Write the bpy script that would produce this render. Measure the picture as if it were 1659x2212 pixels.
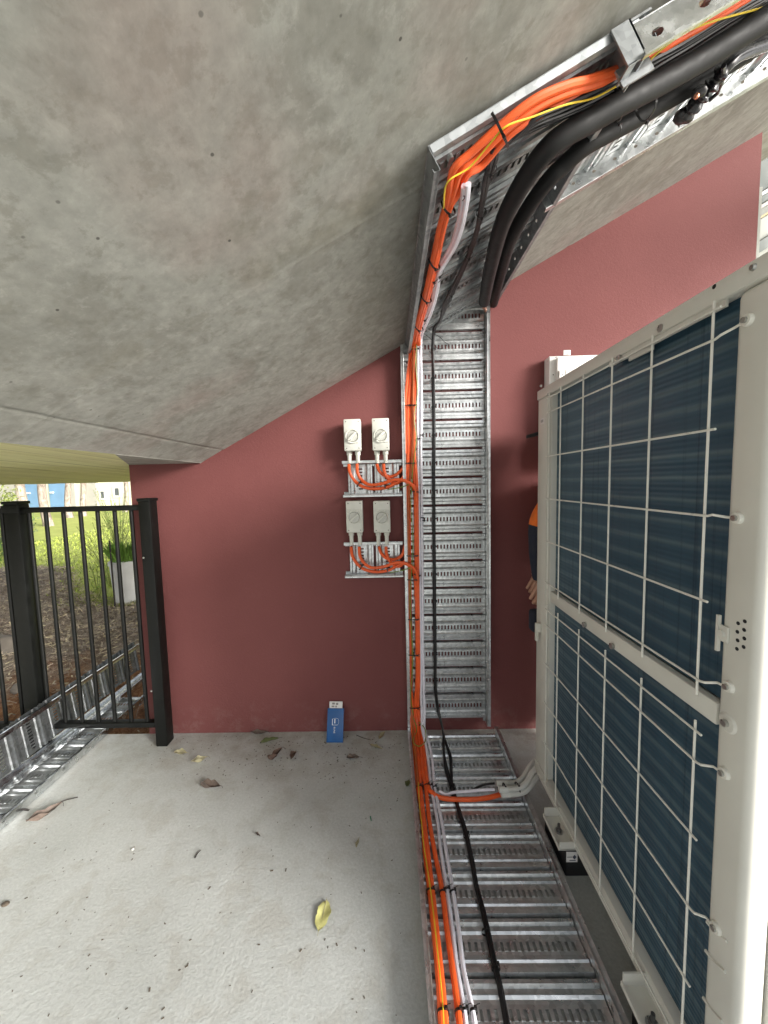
import bpy, bmesh, math, random
import numpy as np
from mathutils import Vector, Matrix, noise
R_=math.radians
random.seed(7)
for o in list(bpy.data.objects): bpy.data.objects.remove(o)
S=bpy.context.scene
# ------------------------------------------------------------------ camera
F=810.0; CX=829.5; CY=1106.0           # focal length and centre, in measuring pixels (1659 x 2212)
CAMH=1.30
_Y=Vector(((841-CX)/F,(CY-1041)/F,-1)).normalized()
_u=Vector((-math.tan(R_(1.3)),1,0)); _u=(_u-_u.dot(_Y)*_Y).normalized()
_X=_Y.cross(_u)
CW=Matrix((_X,_Y,_u))                   # camera -> world rotation
CAM=Vector((0,0,CAMH))
cd=bpy.data.cameras.new('camera'); cam=bpy.data.objects.new('camera',cd); S.collection.objects.link(cam)
cam.matrix_world=Matrix.Translation(CAM)@CW.to_4x4()
cd.sensor_fit='VERTICAL'; cd.sensor_height=36; cd.lens=F/2212*36; cd.clip_start=0.02; cd.clip_end=400
S.camera=cam
# ------------------------------------------------------------------ sky and sun
SUN=Vector((1.0,-0.62,0.40)).normalized()
w=bpy.data.worlds.new('World'); S.world=w; w.use_nodes=True
nt=w.node_tree; nt.nodes.clear()
sk=nt.nodes.new('ShaderNodeTexSky'); sk.sky_type='NISHITA'; sk.sun_disc=False
sk.sun_elevation=math.asin(SUN.z); sk.sun_rotation=math.atan2(SUN.x,SUN.y)
sk.air_density=1.0; sk.dust_density=3.0; sk.ozone_density=1.0
hs=nt.nodes.new('ShaderNodeHueSaturation'); hs.inputs['Saturation'].default_value=0.22
bg=nt.nodes.new('ShaderNodeBackground'); bg.inputs['Strength'].default_value=0.11
wo=nt.nodes.new('ShaderNodeOutputWorld')
nt.links.new(sk.outputs[0],hs.inputs['Color']); nt.links.new(hs.outputs[0],bg.inputs[0]); nt.links.new(bg.outputs[0],wo.inputs[0])
sl=bpy.data.lights.new('sun','SUN'); sl.energy=2.3; sl.angle=R_(19); sl.color=(1,.96,.9)
so=bpy.data.objects.new('sun',sl); S.collection.objects.link(so)
so.rotation_euler=(-SUN).to_track_quat('-Z','Y').to_euler(); so.location=(4,-3,5)
S.view_settings.view_transform='Standard'; S.view_settings.look='None'; S.view_settings.gamma=1
S.view_settings.exposure=1.55; S.view_settings.use_curve_mapping=False
S.render.engine='CYCLES'
S.cycles.max_bounces=10; S.cycles.diffuse_bounces=6; S.cycles.glossy_bounces=4
# ------------------------------------------------------------------ measuring helpers (point where a sight line meets a real plane)
W=1.87          # the red wall stands at Y = W
def ray(x,y): return CW@Vector(((x-CX)/F,(CY-y)/F,-1))
def onY(x,y,v): d=ray(x,y); return CAM+d*(v/d.y)
def onZ(x,y,v): d=ray(x,y); return CAM+d*((v-CAMH)/d.z)
def onX(x,y,v): d=ray(x,y); return CAM+d*(v/d.x)
SK=.537; SX0,SZ0=-.935,1.417
SN=Vector((-SK,0,1)).normalized()       # up through the stair soffit
SU=Vector((1,0,SK)).normalized()        # up the slope
def onS(x,y,off=0):
    d=ray(x,y); p0=Vector((SX0,0,SZ0))-SN*off
    return CAM+d*((p0-CAM).dot(SN)/d.dot(SN))
def sof(X,Y,off=0): return Vector((X,Y,SZ0+SK*(X-SX0)))-SN*off
# ------------------------------------------------------------------ materials
MT={}
def mat(name,col,rough=.6,metal=0,spec=.5,coat=0):
    m=bpy.data.materials.new(name); m.use_nodes=True
    b=m.node_tree.nodes['Principled BSDF']
    b.inputs['Base Color'].default_value=(*col,1); b.inputs['Roughness'].default_value=rough; b.inputs['Metallic'].default_value=metal
    b.inputs['Specular IOR Level'].default_value=spec
    if coat: b.inputs['Coat Weight'].default_value=coat
    MT[name]=m; return m
class NG:
    def __init__(s,m): s.t=m.node_tree; s.b=s.t.nodes['Principled BSDF']
    def n(s,ty,ins=None,**kw):
        nd=s.t.nodes.new(ty)
        for k,v in kw.items(): setattr(nd,k,v)
        for k,v in (ins or {}).items():
            if isinstance(v,bpy.types.NodeSocket): s.t.links.new(v,nd.inputs[k])
            else: nd.inputs[k].default_value=v
        return nd
    def pos(s): return s.n('ShaderNodeNewGeometry').outputs['Position']
    def obj(s): return s.n('ShaderNodeTexCoord').outputs['Object']
    def mapv(s,v,scale=(1,1,1),rot=(0,0,0)): return s.n('ShaderNodeMapping',{'Vector':v,'Scale':scale,'Rotation':rot}).outputs[0]
    def noise(s,v,sc,det=4,rough=.55,dist=0): return s.n('ShaderNodeTexNoise',{'Vector':v,'Scale':sc,'Detail':det,'Roughness':rough,'Distortion':dist}).outputs['Fac']
    def ramp(s,f,stops):
        nd=s.n('ShaderNodeValToRGB',{'Fac':f}); cr=nd.color_ramp
        while len(cr.elements)<len(stops): cr.elements.new(.5)
        for e,(p,c) in zip(cr.elements,stops):
            e.position=p; e.color=(*c,1) if len(c)==3 else c
        return nd.outputs[0]
    def mix(s,f,a,b,mode='MIX'):
        nd=s.n('ShaderNodeMix',data_type='RGBA',blend_type=mode)
        for k,v in ((0,f),(6,a),(7,b)):
            if isinstance(v,bpy.types.NodeSocket): s.t.links.new(v,nd.inputs[k])
            else: nd.inputs[k].default_value=v if k==0 else (*v,1)
        return nd.outputs[2]
    def math(s,op,a,b=0,c=0):
        nd=s.n('ShaderNodeMath',operation=op)
        for k,v in ((0,a),(1,b),(2,c)):
            if isinstance(v,bpy.types.NodeSocket): s.t.links.new(v,nd.inputs[k])
            else: nd.inputs[k].default_value=v
        return nd.outputs[0]
    def col(s,v): s.t.links.new(v,s.b.inputs['Base Color'])
    def rough(s,v): s.t.links.new(v,s.b.inputs['Roughness'])
    def bump(s,h,st=.3,dist=.01,prev=None):
        ins={'Height':h,'Strength':st,'Distance':dist}
        if prev is not None: ins['Normal']=prev
        o=s.n('ShaderNodeBump',ins).outputs[0]; s.t.links.new(o,s.b.inputs['Normal']); return o
def g3(v): return (v,v,v)
BK=g3(0); WH=g3(1)
# soffit concrete
g=NG(mat('soffit_concrete',(.3,.29,.26),.85)); p=g.pos()
a=g.noise(p,1.7,5,.6,.6); b=g.noise(g.mapv(p,(1.3,.8,1.3),(0,0,.5)),6,8,.68,.15); c=g.noise(p,42,3,.6)
base=g.ramp(a,[(.34,(.250,.250,.215)),(.46,(.305,.305,.270)),(.66,(.335,.335,.300))])
base=g.mix(g.ramp(b,[(.40,g3(.6)),(.50,BK)]),base,(.215,.210,.18))
base=g.mix(g.ramp(b,[(.58,BK),(.72,g3(.35))]),base,(.43,.42,.38))
st=g.noise(g.mapv(p,(1,1,1)),2.3,3,.5)
m2=g.noise(p,15,7,.72,.1); base=g.mix(g.ramp(m2,[(.40,g3(.55)),(.47,BK)]),base,(.215,.21,.175)); base=g.mix(g.ramp(m2,[(.55,BK),(.62,g3(.45))]),base,(.40,.395,.355))
base=g.mix(g.ramp(st,[(.55,BK),(.70,g3(.4))]),base,(.32,.245,.215))
ds=g.noise(g.mapv(p,(1,1,1),(.3,.2,.9)),2.9,6,.62,.3); base=g.mix(g.ramp(ds,[(.60,BK),(.70,g3(.55))]),base,(.17,.17,.13))
syy=g.n('ShaderNodeSeparateXYZ',{'Vector':p}).outputs
bd=g.math('SUBTRACT',g.math('ADD',syy[1],g.math('MULTIPLY',g.noise(p,3,3),.08)),.905)
bd=g.math('MULTIPLY',g.ramp(g.math('ABSOLUTE',bd),[(.0,WH),(.07,BK)]),g.ramp(g.noise(p,4.5,4),[(.42,BK),(.62,g3(.5))]))
base=g.mix(bd,base,(.22,.205,.155))
v=g.n('ShaderNodeTexVoronoi',{'Vector':p,'Scale':21.0,'Randomness':1.0}); vd=g.math('ADD',v.outputs['Distance'],g.math('MULTIPLY',g.noise(p,70,2),.08))
pit=g.ramp(vd,[(.085,WH),(.11,BK)]); pm=g.ramp(g.noise(p,2.6,2),[(.44,BK),(.55,WH)])
pf=g.math('MULTIPLY',pit,pm)
base=g.mix(pf,base,(.09,.085,.075))
fine=g.ramp(c,[(.3,g3(.86)),(.7,g3(1.08))]); base=g.mix(1,base,fine,'MULTIPLY')
g.col(base)
n1=g.bump(g.math('ADD',g.math('MULTIPLY',b,.6),g.math('MULTIPLY',c,.35)),.2,.006)
g.bump(pf,-.6,.01,n1)
# floor concrete
g=NG(mat('floor_concrete',(.5,.5,.48),.7)); p=g.pos()
a=g.noise(p,1.6,5,.6,.4); b=g.noise(p,9,6,.65,.5); c=g.noise(p,120,3,.6)
base=g.ramp(a,[(.3,(.395,.412,.395)),(.5,(.46,.48,.465)),(.7,(.51,.53,.515))])
base=g.mix(g.ramp(b,[(.38,g3(.35)),(.5,BK)]),base,(.34,.325,.285))
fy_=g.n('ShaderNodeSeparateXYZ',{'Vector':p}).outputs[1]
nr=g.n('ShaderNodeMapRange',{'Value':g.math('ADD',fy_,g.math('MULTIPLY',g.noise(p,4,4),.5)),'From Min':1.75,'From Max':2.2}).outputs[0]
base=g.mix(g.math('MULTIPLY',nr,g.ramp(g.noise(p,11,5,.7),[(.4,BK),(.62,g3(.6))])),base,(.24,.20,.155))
base=g.mix(1,base,g.ramp(c,[(.3,g3(.88)),(.7,g3(1.07))]),'MULTIPLY')
v=g.n('ShaderNodeTexVoronoi',{'Vector':p,'Scale':26.0}); sp=g.math('MULTIPLY',g.ramp(v.outputs['Distance'],[(.05,WH),(.08,BK)]),g.ramp(g.noise(p,5,2),[(.5,BK),(.6,WH)]))
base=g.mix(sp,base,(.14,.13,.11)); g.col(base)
# trowel swirls: arcs around scattered centres
sw=None
vv=g.n('ShaderNodeTexVoronoi',{'Vector':g.mapv(p,(1,1,0)),'Scale':1.6,'Randomness':1.0})
dd=g.math('ADD',vv.outputs['Distance'],g.math('MULTIPLY',g.noise(p,5,4),.35))
arc=g.math('SINE',g.math('MULTIPLY',dd,190.0))
am=g.ramp(g.noise(p,2.4,3),[(.45,BK),(.6,WH)])
n1=g.bump(g.math('MULTIPLY',arc,am),.04,.003)
n1=g.bump(b,.3,.008,n1); g.bump(c,.35,.003,n1)
# red painted wall
g=NG(mat('red_paint',(.3,.09,.09),.75,0,.2)); p=g.pos()
a=g.noise(p,1.3,4,.6); c=g.noise(p,330,2,.6); d=g.noise(p,90,3,.6)
base=g.ramp(a,[(.3,(.155,.053,.051)),(.7,(.182,.064,.061))])
base=g.mix(g.ramp(g.noise(p,6,5,.7),[(.62,BK),(.78,g3(.25))]),base,(.22,.095,.09))
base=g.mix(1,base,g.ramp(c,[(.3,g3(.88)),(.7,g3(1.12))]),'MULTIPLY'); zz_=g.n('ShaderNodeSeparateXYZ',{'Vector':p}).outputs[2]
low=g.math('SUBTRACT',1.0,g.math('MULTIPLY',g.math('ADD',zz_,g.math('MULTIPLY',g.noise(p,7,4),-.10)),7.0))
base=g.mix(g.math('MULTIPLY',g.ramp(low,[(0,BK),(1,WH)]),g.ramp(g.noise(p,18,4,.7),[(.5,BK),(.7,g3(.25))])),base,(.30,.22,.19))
scf=g.noise(g.mapv(p,(1,1,7),(0,.5,0)),6,3,.5); base=g.mix(g.ramp(scf,[(.72,BK),(.78,g3(.15))]),base,(.26,.14,.13))
g.col(base)
n1=g.bump(c,.4,.0015); g.bump(d,.3,.002,n1)
# galvanised steel
def galv(name,lo,hi,rough,metal=1,streak=True):
    g=NG(mat(name,(.6,.62,.62),rough,metal)); p=g.obj()
    v=g.n('ShaderNodeTexVoronoi',{'Vector':p,'Scale':70.0}); n=g.noise(p,14,5,.65)
    r=g.n('ShaderNodeRGBToBW',{'Color':v.outputs['Color']}).outputs[0]
    f=g.math('ADD',g.math('MULTIPLY',r,.5),g.math('MULTIPLY',n,.5))
    g.col(g.ramp(f,[(.25,lo),(.75,hi)]))
    g.rough(g.ramp(g.noise(p,22,4),[(.3,g3(rough-.08)),(.7,g3(rough+.13))]))
    g.bump(n,.12,.004); return MT[name]
galv('galvanised',(.46,.48,.485),(.74,.76,.765),.31,.9)
galv('galvanised_dull',(.24,.255,.26),(.40,.42,.43),.5,.8)
galv('galvanised_dark',(.14,.15,.15),(.26,.27,.28),.38,.9)
galv('galvanised_bright',(.55,.57,.58),(.8,.82,.83),.2)
def plastic(name,col,rough=.4,var=.12,sc=25):
    g=NG(mat(name,col,rough)); n=g.noise(g.obj(),sc,4)
    g.col(g.ramp(n,[(.3,tuple(x*(1-var) for x in col)),(.7,tuple(min(1,x*(1+var)) for x in col))]))
    g.rough(g.ramp(n,[(.3,g3(max(.05,rough-.08))),(.7,g3(rough+.1))])); return MT[name]
plastic('orange_sheath',(.80,.115,.022),.42)
plastic('orange_brown_sheath',(.42,.09,.015),.45)
plastic('white_sheath',(.74,.73,.80),.4,.06)
plastic('black_sheath',(.006,.006,.007),.42,.3)
plastic('foam_black',(.010,.010,.0105),.6,.3,60); MT['foam_black'].node_tree.nodes['Principled BSDF'].inputs['Specular IOR Level'].default_value=.35
plastic('black_tape',(.012,.011,.013),.22,.3)
plastic('earth_yellow',(.65,.47,.03),.4,.15); plastic('earth_green',(.16,.26,.03),.4,.2)
plastic('tie_black',(.01,.01,.01),.35,.2)
plastic('switch_grey',(.62,.62,.56),.38,.05); plastic('switch_knob',(.50,.50,.46),.35,.06)
plastic('conduit_grey',(.66,.66,.62),.4,.06)
plastic('beige_paint',(.64,.63,.57),.38,.05,5); plastic('white_box_paint',(.80,.79,.76),.35,.04)
plastic('wire_coat',(.76,.75,.68),.32,.04)
plastic('rubber',(.012,.012,.014),.7,.2); plastic('dark_void',(.008,.01,.012),.8,.1)
plastic('screw_metal',(.45,.45,.43),.3); MT['screw_metal'].node_tree.nodes['Principled BSDF'].inputs['Metallic'].default_value=.9
plastic('dark_metal',(.16,.16,.16),.35,.2); MT['dark_metal'].node_tree.nodes['Principled BSDF'].inputs['Metallic'].default_value=.8
plastic('fence_black',(.0035,.004,.0035),.5,.3); MT['fence_black'].node_tree.nodes['Principled BSDF'].inputs['Specular IOR Level'].default_value=.28; plastic('copper',(.7,.3,.18),.3); MT['copper'].node_tree.nodes['Principled BSDF'].inputs['Metallic'].default_value=1
plastic('blue_card',(.008,.085,.27),.35,.12,8); plastic('white_card',(.72,.70,.68),.5,.05); plastic('ink',(.05,.06,.1),.5)
plastic('ink_grey',(.25,.23,.22),.6); plastic('white_ink',(.8,.82,.85),.5,.03)
plastic('skin',(.46,.25,.17),.5,.12); plastic('hair',(.03,.02,.015),.6); plastic('navy_cloth',(.012,.015,.03),.85,.2,60)
plastic('orange_cloth',(.75,.16,.02),.8,.12,60); plastic('boot_tan',(.22,.12,.06),.7,.25); plastic('cap_black',(.01,.01,.012),.8,.2)
plastic('leaf_brown',(.13,.08,.06),.75,.4,60); plastic('leaf_pink',(.14,.105,.085),.7,.3,60); plastic('leaf_tan',(.34,.31,.19),.65,.25,50)
plastic('leaf_yellow',(.56,.55,.22),.5,.12,60); plastic('leaf_olive',(.12,.14,.05),.6,.3,60); plastic('twig',(.035,.03,.027),.8,.3,60)
plastic('debris',(.10,.08,.06),.9,.4,80); plastic('chip_white',(.7,.7,.66),.7,.1); plastic('chip_green',(.02,.2,.12),.5); plastic('chip_red',(.4,.06,.06),.6)
plastic('planter_white',(.72,.73,.74),.5,.06,12); plastic('foliage',(.17,.33,.05),.6,.3,30); plastic('foliage_grey',(.20,.26,.13),.65,.3,30)
plastic('foliage_olive',(.22,.26,.07),.65,.3,30)
plastic('render_cream',(.66,.64,.50),.8,.06,2); plastic('door_blue',(.17,.30,.48),.6,.08,2); plastic('door_grey',(.42,.40,.37),.7,.06,2)
plastic('plinth_white',(.75,.74,.72),.7,.04,2); plastic('glass_dark',(.10,.11,.12),.1,.1,2); plastic('roof_metal',(.4,.42,.42),.5,.1,2)
plastic('siding_green',(.06,.075,.065),.6,.1,4); plastic('timber_yellow',(.30,.23,.10),.6,.15,9); plastic('siding_pale',(.26,.27,.235),.6,.08,4)
plastic('rock',(.25,.22,.19),.9,.3,8)
# trunk bark
g=NG(mat('bark',(.3,.24,.2),.9)); p=g.obj(); n=g.noise(g.mapv(p,(1,1,.35)),9,6,.7,1)
g.col(g.ramp(n,[(.35,(.14,.11,.09)),(.5,(.30,.25,.21)),(.65,(.46,.40,.35))])); g.bump(n,.6,.02)
# landing soffit (board-marked; the yellow is grass-bounce light painted into the colour)
g=NG(mat('landing_bounce_yellow',(.5,.47,.2),.75)); p=g.pos()
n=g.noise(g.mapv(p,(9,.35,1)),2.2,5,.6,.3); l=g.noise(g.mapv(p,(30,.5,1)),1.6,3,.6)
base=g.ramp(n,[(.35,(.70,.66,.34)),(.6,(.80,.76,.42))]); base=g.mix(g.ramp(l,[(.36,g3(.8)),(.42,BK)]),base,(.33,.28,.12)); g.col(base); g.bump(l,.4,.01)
# coil: dark teal fins with fine pitch and tube rows behind
g=NG(mat('coil_fins',(.01,.04,.06),.35,.35,.4)); p=g.obj()
sx=g.n('ShaderNodeSeparateXYZ',{'Vector':p}).outputs
wob=g.math('MULTIPLY',g.noise(g.mapv(p,(1,3,1)),2.2,2),.014)
rows=g.math('SINE',g.math('MULTIPLY',g.math('ADD',sx[2],wob),2*math.pi/.046))
fin=g.math('SINE',g.math('MULTIPLY',sx[1],2*math.pi/.0045))
thin=g.math('SINE',g.math('MULTIPLY',sx[2],2*math.pi/.0115))
col1=g.ramp(g.math('MULTIPLY_ADD',rows,.5,.5),[(.2,(.040,.092,.138)),(.75,(.050,.108,.158)),(1,(.10,.165,.20))])
vs=g.noise(g.mapv(p,(1,38,.35)),1.4,4,.7)
col1=g.mix(g.ramp(vs,[(.36,g3(.6)),(.46,BK)]),col1,(.014,.036,.058))
col1=g.mix(g.ramp(vs,[(.62,BK),(.78,g3(.45))]),col1,(.05,.12,.15))
col1=g.mix(g.math('MULTIPLY_ADD',thin,.12,.12),col1,(.04,.09,.11))
sc=g.noise(g.mapv(p,(1,70,5)),1.5,3,.5); col1=g.mix(g.ramp(sc,[(.75,BK),(.79,g3(.7))]),col1,(.25,.38,.42))
g.col(col1)
n1=g.bump(rows,.07,.004); g.bump(thin,.2,.002,n1)
# ground materials
g=NG(mat('lawn',(.2,.26,.05),.9)); p=g.pos(); n=g.noise(p,3,6,.7); n2=g.noise(g.mapv(p,(1,3,1)),6,5,.7)
g.col(g.mix(g.ramp(n2,[(.4,BK),(.6,g3(.7))]),g.ramp(n,[(.3,(.30,.38,.06)),(.7,(.50,.56,.13))]),(.36,.36,.10)))
g.bump(n2,.6,.05)
g=NG(mat('soil_and_mulch',(.3,.2,.1),.95)); p=g.pos()
n=g.noise(p,5,6,.7); n2=g.noise(p,26,6,.75,1.5); sy=g.n('ShaderNodeSeparateXYZ',{'Vector':p}).outputs
soil=g.ramp(n2,[(.35,(.16,.065,.025)),(.5,(.38,.18,.08)),(.7,(.56,.34,.18))])
mul=g.ramp(n2,[(.35,(.18,.135,.11)),(.5,(.38,.31,.25)),(.68,(.60,.53,.44))])
f=g.ramp(g.math('ADD',sy[1],g.math('MULTIPLY',n,.9)),[(0,BK),(1,WH)])
mr=g.n('ShaderNodeMapRange',{'Value':g.math('ADD',g.math('SUBTRACT',sy[1],g.math('MULTIPLY',sy[0],.35)),g.math('MULTIPLY',n,.9)),'From Min':3.55,'From Max':3.95}).outputs[0]
g.col(g.mix(mr,soil,mul)); g.bump(n2,1,.05)
plastic('mulch_chip',(.46,.38,.30),.9,.5,6); plastic('straw',(.62,.53,.36),.8,.3,6); plastic('grass_blade',(.45,.54,.10),.7,.35,3)
g=NG(mat('far_ground',(.35,.35,.33),.9)); n=g.noise(g.pos(),2,6,.7); g.col(g.ramp(n,[(.3,(.34,.34,.31)),(.7,(.46,.46,.43))]))
# ------------------------------------------------------------------ object helpers
COL=S.collection
def tag(o,label=None,cat=None,group=None,kind=None):
    for k,v in (('label',label),('category',cat),('group',group),('kind',kind)):
        if v: o[k]=v
    return o
def empty(name,loc,label=None,cat=None,group=None,rot=None):
    o=bpy.data.objects.new(name,None); o.empty_display_size=.05; COL.objects.link(o); o.location=loc
    if rot: o.rotation_euler=rot
    return tag(o,label,cat,group)
def origin_of(o):
    v=Vector((0,0,0))
    while o is not None: v+=o.location; o=o.parent
    return v
class MB:
    def __init__(s): s.v=[]; s.f=[]; s.m=[]; s.cur=0
    def add(s,vs,fs):
        n=len(s.v); s.v+= [tuple(v) for v in vs]; s.f+=[tuple(i+n for i in f) for f in fs]; s.m+=[s.cur]*len(fs); return s
    def box(s,a,b,M=None):
        (x0,y0,z0),(x1,y1,z1)=a,b
        vs=[Vector(p) for p in ((x0,y0,z0),(x1,y0,z0),(x1,y1,z0),(x0,y1,z0),(x0,y0,z1),(x1,y0,z1),(x1,y1,z1),(x0,y1,z1))]
        if M: vs=[M@v for v in vs]
        return s.add(vs,[(0,3,2,1),(4,5,6,7),(0,1,5,4),(1,2,6,5),(2,3,7,6),(3,0,4,7)])
    def tube(s,pts,r,n=8,caps=True,flat=1):
        pts=[Vector(p) for p in pts]
        if not callable(r):
            rr=r; r=lambda t: rr
        L=len(pts); ring=[]; up=None
        for i,p in enumerate(pts):
            t=(pts[min(i+1,L-1)]-pts[max(i-1,0)])
            t=t.normalized() if t.length>1e-9 else Vector((0,0,1))
            if up is None:
                up=Vector((0,0,1)) if abs(t.z)<.9 else Vector((0,1,0))
            a=(up-up.dot(t)*t).normalized(); b=t.cross(a); up=a
            rad=r(i/(L-1))
            ring.append([p+a*math.cos(2*math.pi*k/n)*rad+b*math.sin(2*math.pi*k/n)*rad*flat for k in range(n)])
        vs=[v for q in ring for v in q]; fs=[]
        for i in range(L-1):
            for k in range(n):
                fs.append((i*n+k,i*n+(k+1)%n,(i+1)*n+(k+1)%n,(i+1)*n+k))
        if caps: fs+= [tuple(range(n))[::-1],tuple((L-1)*n+k for k in range(n))]
        return s.add(vs,fs)
    def cyl(s,p,axis,h,r,n=16,r2=None):
        p=Vector(p); a=Vector(axis).normalized(); r2=r if r2 is None else r2
        return s.tube([p,p+a*h],lambda t:r+(r2-r)*t,n)
    def ball(s,c,r,n=8,sc=(1,1,1)):
        c=Vector(c); pts=[]; m=n//2+1
        for i in range(m+1):
            th=math.pi*i/m
            for k in range(n):
                ph=2*math.pi*k/n; pts.append(c+Vector((math.sin(th)*math.cos(ph)*sc[0],math.sin(th)*math.sin(ph)*sc[1],math.cos(th)*sc[2]))*r)
        fs=[(i*n+k,i*n+(k+1)%n,(i+1)*n+(k+1)%n,(i+1)*n+k) for i in range(m) for k in range(n)]
        return s.add(pts,fs)
    def build(s,name,mats,parent=None,smooth=False,bevel=0,label=None,centre=True,seg=2,angle=35):
        c=Vector((0,0,0))
        if centre:
            A=np.array(s.v); c=Vector(((A.min(0)+A.max(0))/2).tolist())
            if parent is None: c.z=float(A[:,2].min())
        me=bpy.data.meshes.new(name); me.from_pydata([tuple(Vector(v)-c) for v in s.v],[],s.f)
        if not isinstance(mats,(list,tuple)): mats=[mats]
        for m in mats: me.materials.append(MT[m])
        if len(mats)>1: me.polygons.foreach_set('material_index',s.m)
        bm=bmesh.new(); bm.from_mesh(me)
        bmesh.ops.recalc_face_normals(bm,faces=bm.faces)
        if bevel:
            bmesh.ops.bevel(bm,geom=list(bm.edges)+list(bm.verts),offset=bevel,segments=seg,affect='EDGES',profile=.5,clamp_overlap=True)
        bm.to_mesh(me); bm.free()
        if smooth or bevel:
            me.shade_smooth()
            if hasattr(me,'set_sharp_from_angle'): me.set_sharp_from_angle(angle=R_(angle))
        o=bpy.data.objects.new(name,me); COL.objects.link(o)
        if parent is not None: o.parent=parent; o.location=c-origin_of(parent)
        else: o.location=c
        if label: o['label']=label
        return o
def inst(name,me,M,parent,label=None):
    o=bpy.data.objects.new(name,me); COL.objects.link(o); o.parent=parent
    o.matrix_basis=Matrix.Translation(-origin_of(parent))@M
    if label: o['label']=label
    return o
def frame(o,x,y,z):
    M=Matrix((Vector(x),Vector(y),Vector(z))).transposed().to_4x4(); return Matrix.Translation(o)@M
def spline(pts,n=8):
    P=[Vector(p) for p in pts]
    if len(P)<3: 
        return [P[0].lerp(P[-1],i/n) for i in range(n+1)]
    P=[P[0]*2-P[1]]+P+[P[-1]*2-P[-2]]; out=[]
    for i in range(1,len(P)-2):
        p0,p1,p2,p3=P[i-1:i+3]
        for k in range(n):
            t=k/n
            out.append(.5*((2*p1)+(p2-p0)*t+(2*p0-5*p1+4*p2-p3)*t*t+(3*p1-p0-3*p2+p3)*t**3))
    out.append(P[-2]); return out
def darken_mesh(): pass
# ================================================================== SETTING
b=MB(); b.box((-7,-3.2,-.16),(9,1.87,0)); b.build('floor','floor_concrete',centre=False)
tag(bpy.data.objects['floor'],kind='structure')
# terrain sheet
def terr(x,y):
    if y<1.9 : z=-.20
    else:
        pts=[(1.9,-.14),(2.2,-.05),(2.7,.10),(3.2,.22),(3.8,.28),(5,.33),(8,.37),(14,.40),(400,.5)]
        for (a,za),(c,zc) in zip(pts,pts[1:]):
            if a<=y<=c: z=za+(zc-za)*(y-a)/(c-a); break
        else: z=.5
        z+=.17*math.exp(-((x+4.1)**2/.5+(y-3.9)**2/.3))
        if y<6 and x<6: z+=.03*noise.noise(Vector((x*2.2,y*2.2,3)))+.025*noise.noise(Vector((x*7,y*7,1)))*(1 if y<3.6 else .2)
        if x>-1.25 and y<6: z=min(z,-.02+.02*noise.noise(Vector((x*2,y*2,0))))if x>-.9 else z*( -.9-x)/.35+( -.02)*(1-(-.9-x)/.35)
    return z
xs=np.concatenate([np.linspace(-200,-9,14),np.linspace(-8.5,-5,16),np.linspace(-4.9,-1,110),np.linspace(-.8,9,30),np.linspace(12,200,14)])
ys=np.concatenate([np.linspace(-200,1.85,10),np.linspace(1.9,5,110),np.linspace(5.2,18,40),np.linspace(20,390,16)])
b=MB(); NX=len(xs)
for y in ys:
    for x in xs: b.v.append((x,y,terr(float(x),float(y))))
for j in range(len(ys)-1):
    for i in range(NX-1):
        xc=(xs[i]+xs[i+1])/2; yc=(ys[j]+ys[j+1])/2
        bound=3.45+.10*math.sin(xc*3.1)+.85*math.exp(-((xc+4.1)**2)/.5)
        b.m.append(2 if yc<1.9 else (0 if yc>bound else 1))
        b.f.append((j*NX+i,j*NX+i+1,(j+1)*NX+i+1,(j+1)*NX+i))
o=b.build('ground',['lawn','soil_and_mulch','far_ground'],smooth=True,centre=False,angle=80); tag(o,kind='structure')
def bulk(name,V,Fc,mats,mi=None,label=None,parent=None,**kw):
    me=bpy.data.meshes.new(name); k=Fc.shape[1]
    me.vertices.add(len(V)); me.vertices.foreach_set('co',V.astype(np.float32).ravel())
    me.loops.add(Fc.size); me.loops.foreach_set('vertex_index',Fc.astype(np.int32).ravel())
    me.polygons.add(len(Fc)); me.polygons.foreach_set('loop_start',np.arange(0,Fc.size,k,dtype=np.int32))
    for m in mats: me.materials.append(MT[m])
    if mi is not None: me.polygons.foreach_set('material_index',mi.astype(np.int32))
    me.update(); me.validate(); o=bpy.data.objects.new(name,me); COL.objects.link(o)
    if parent is not None: o.parent=parent; o.location=-origin_of(parent)
    return tag(o,label=label,**kw)
rng=np.random.default_rng(3)
def bound(x): return 3.45+.10*math.sin(x*3.1)+.85*math.exp(-((x+4.1)**2)/.5)
# grass blades
n=26000; X=[];
xx=rng.uniform(-6.6,-.9,n); yy=3.3+ (rng.random(n)**1.6)*9
keep=np.array([y>bound(x)-.12+rng.normal(0,.08) for x,y in zip(xx,yy)]); xx=xx[keep]; yy=yy[keep]; n=len(xx)
zz=np.array([terr(float(x),float(y)) for x,y in zip(xx,yy)])
an=rng.uniform(0,np.pi,n); h=rng.uniform(.010,.030,n)*(1+yy*.10); ww=rng.uniform(.003,.006,n)*(1+yy*.25)
dx=np.cos(an)*ww; dy=np.sin(an)*ww; lx=rng.normal(0,.02,n); ly=rng.normal(0,.02,n)
V=np.stack([np.stack([xx-dx,yy-dy,zz-.01],1),np.stack([xx+dx,yy+dy,zz-.01],1),np.stack([xx+lx,yy+ly,zz+h],1)],1).reshape(-1,3)
bulk('grass',V,np.arange(3*n).reshape(-1,3),['grass_blade','foliage_olive'],rng.integers(0,2,n),'bright green lawn grass growing beyond the mulch bed','grass' and None,cat='grass',kind='stuff')
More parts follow.
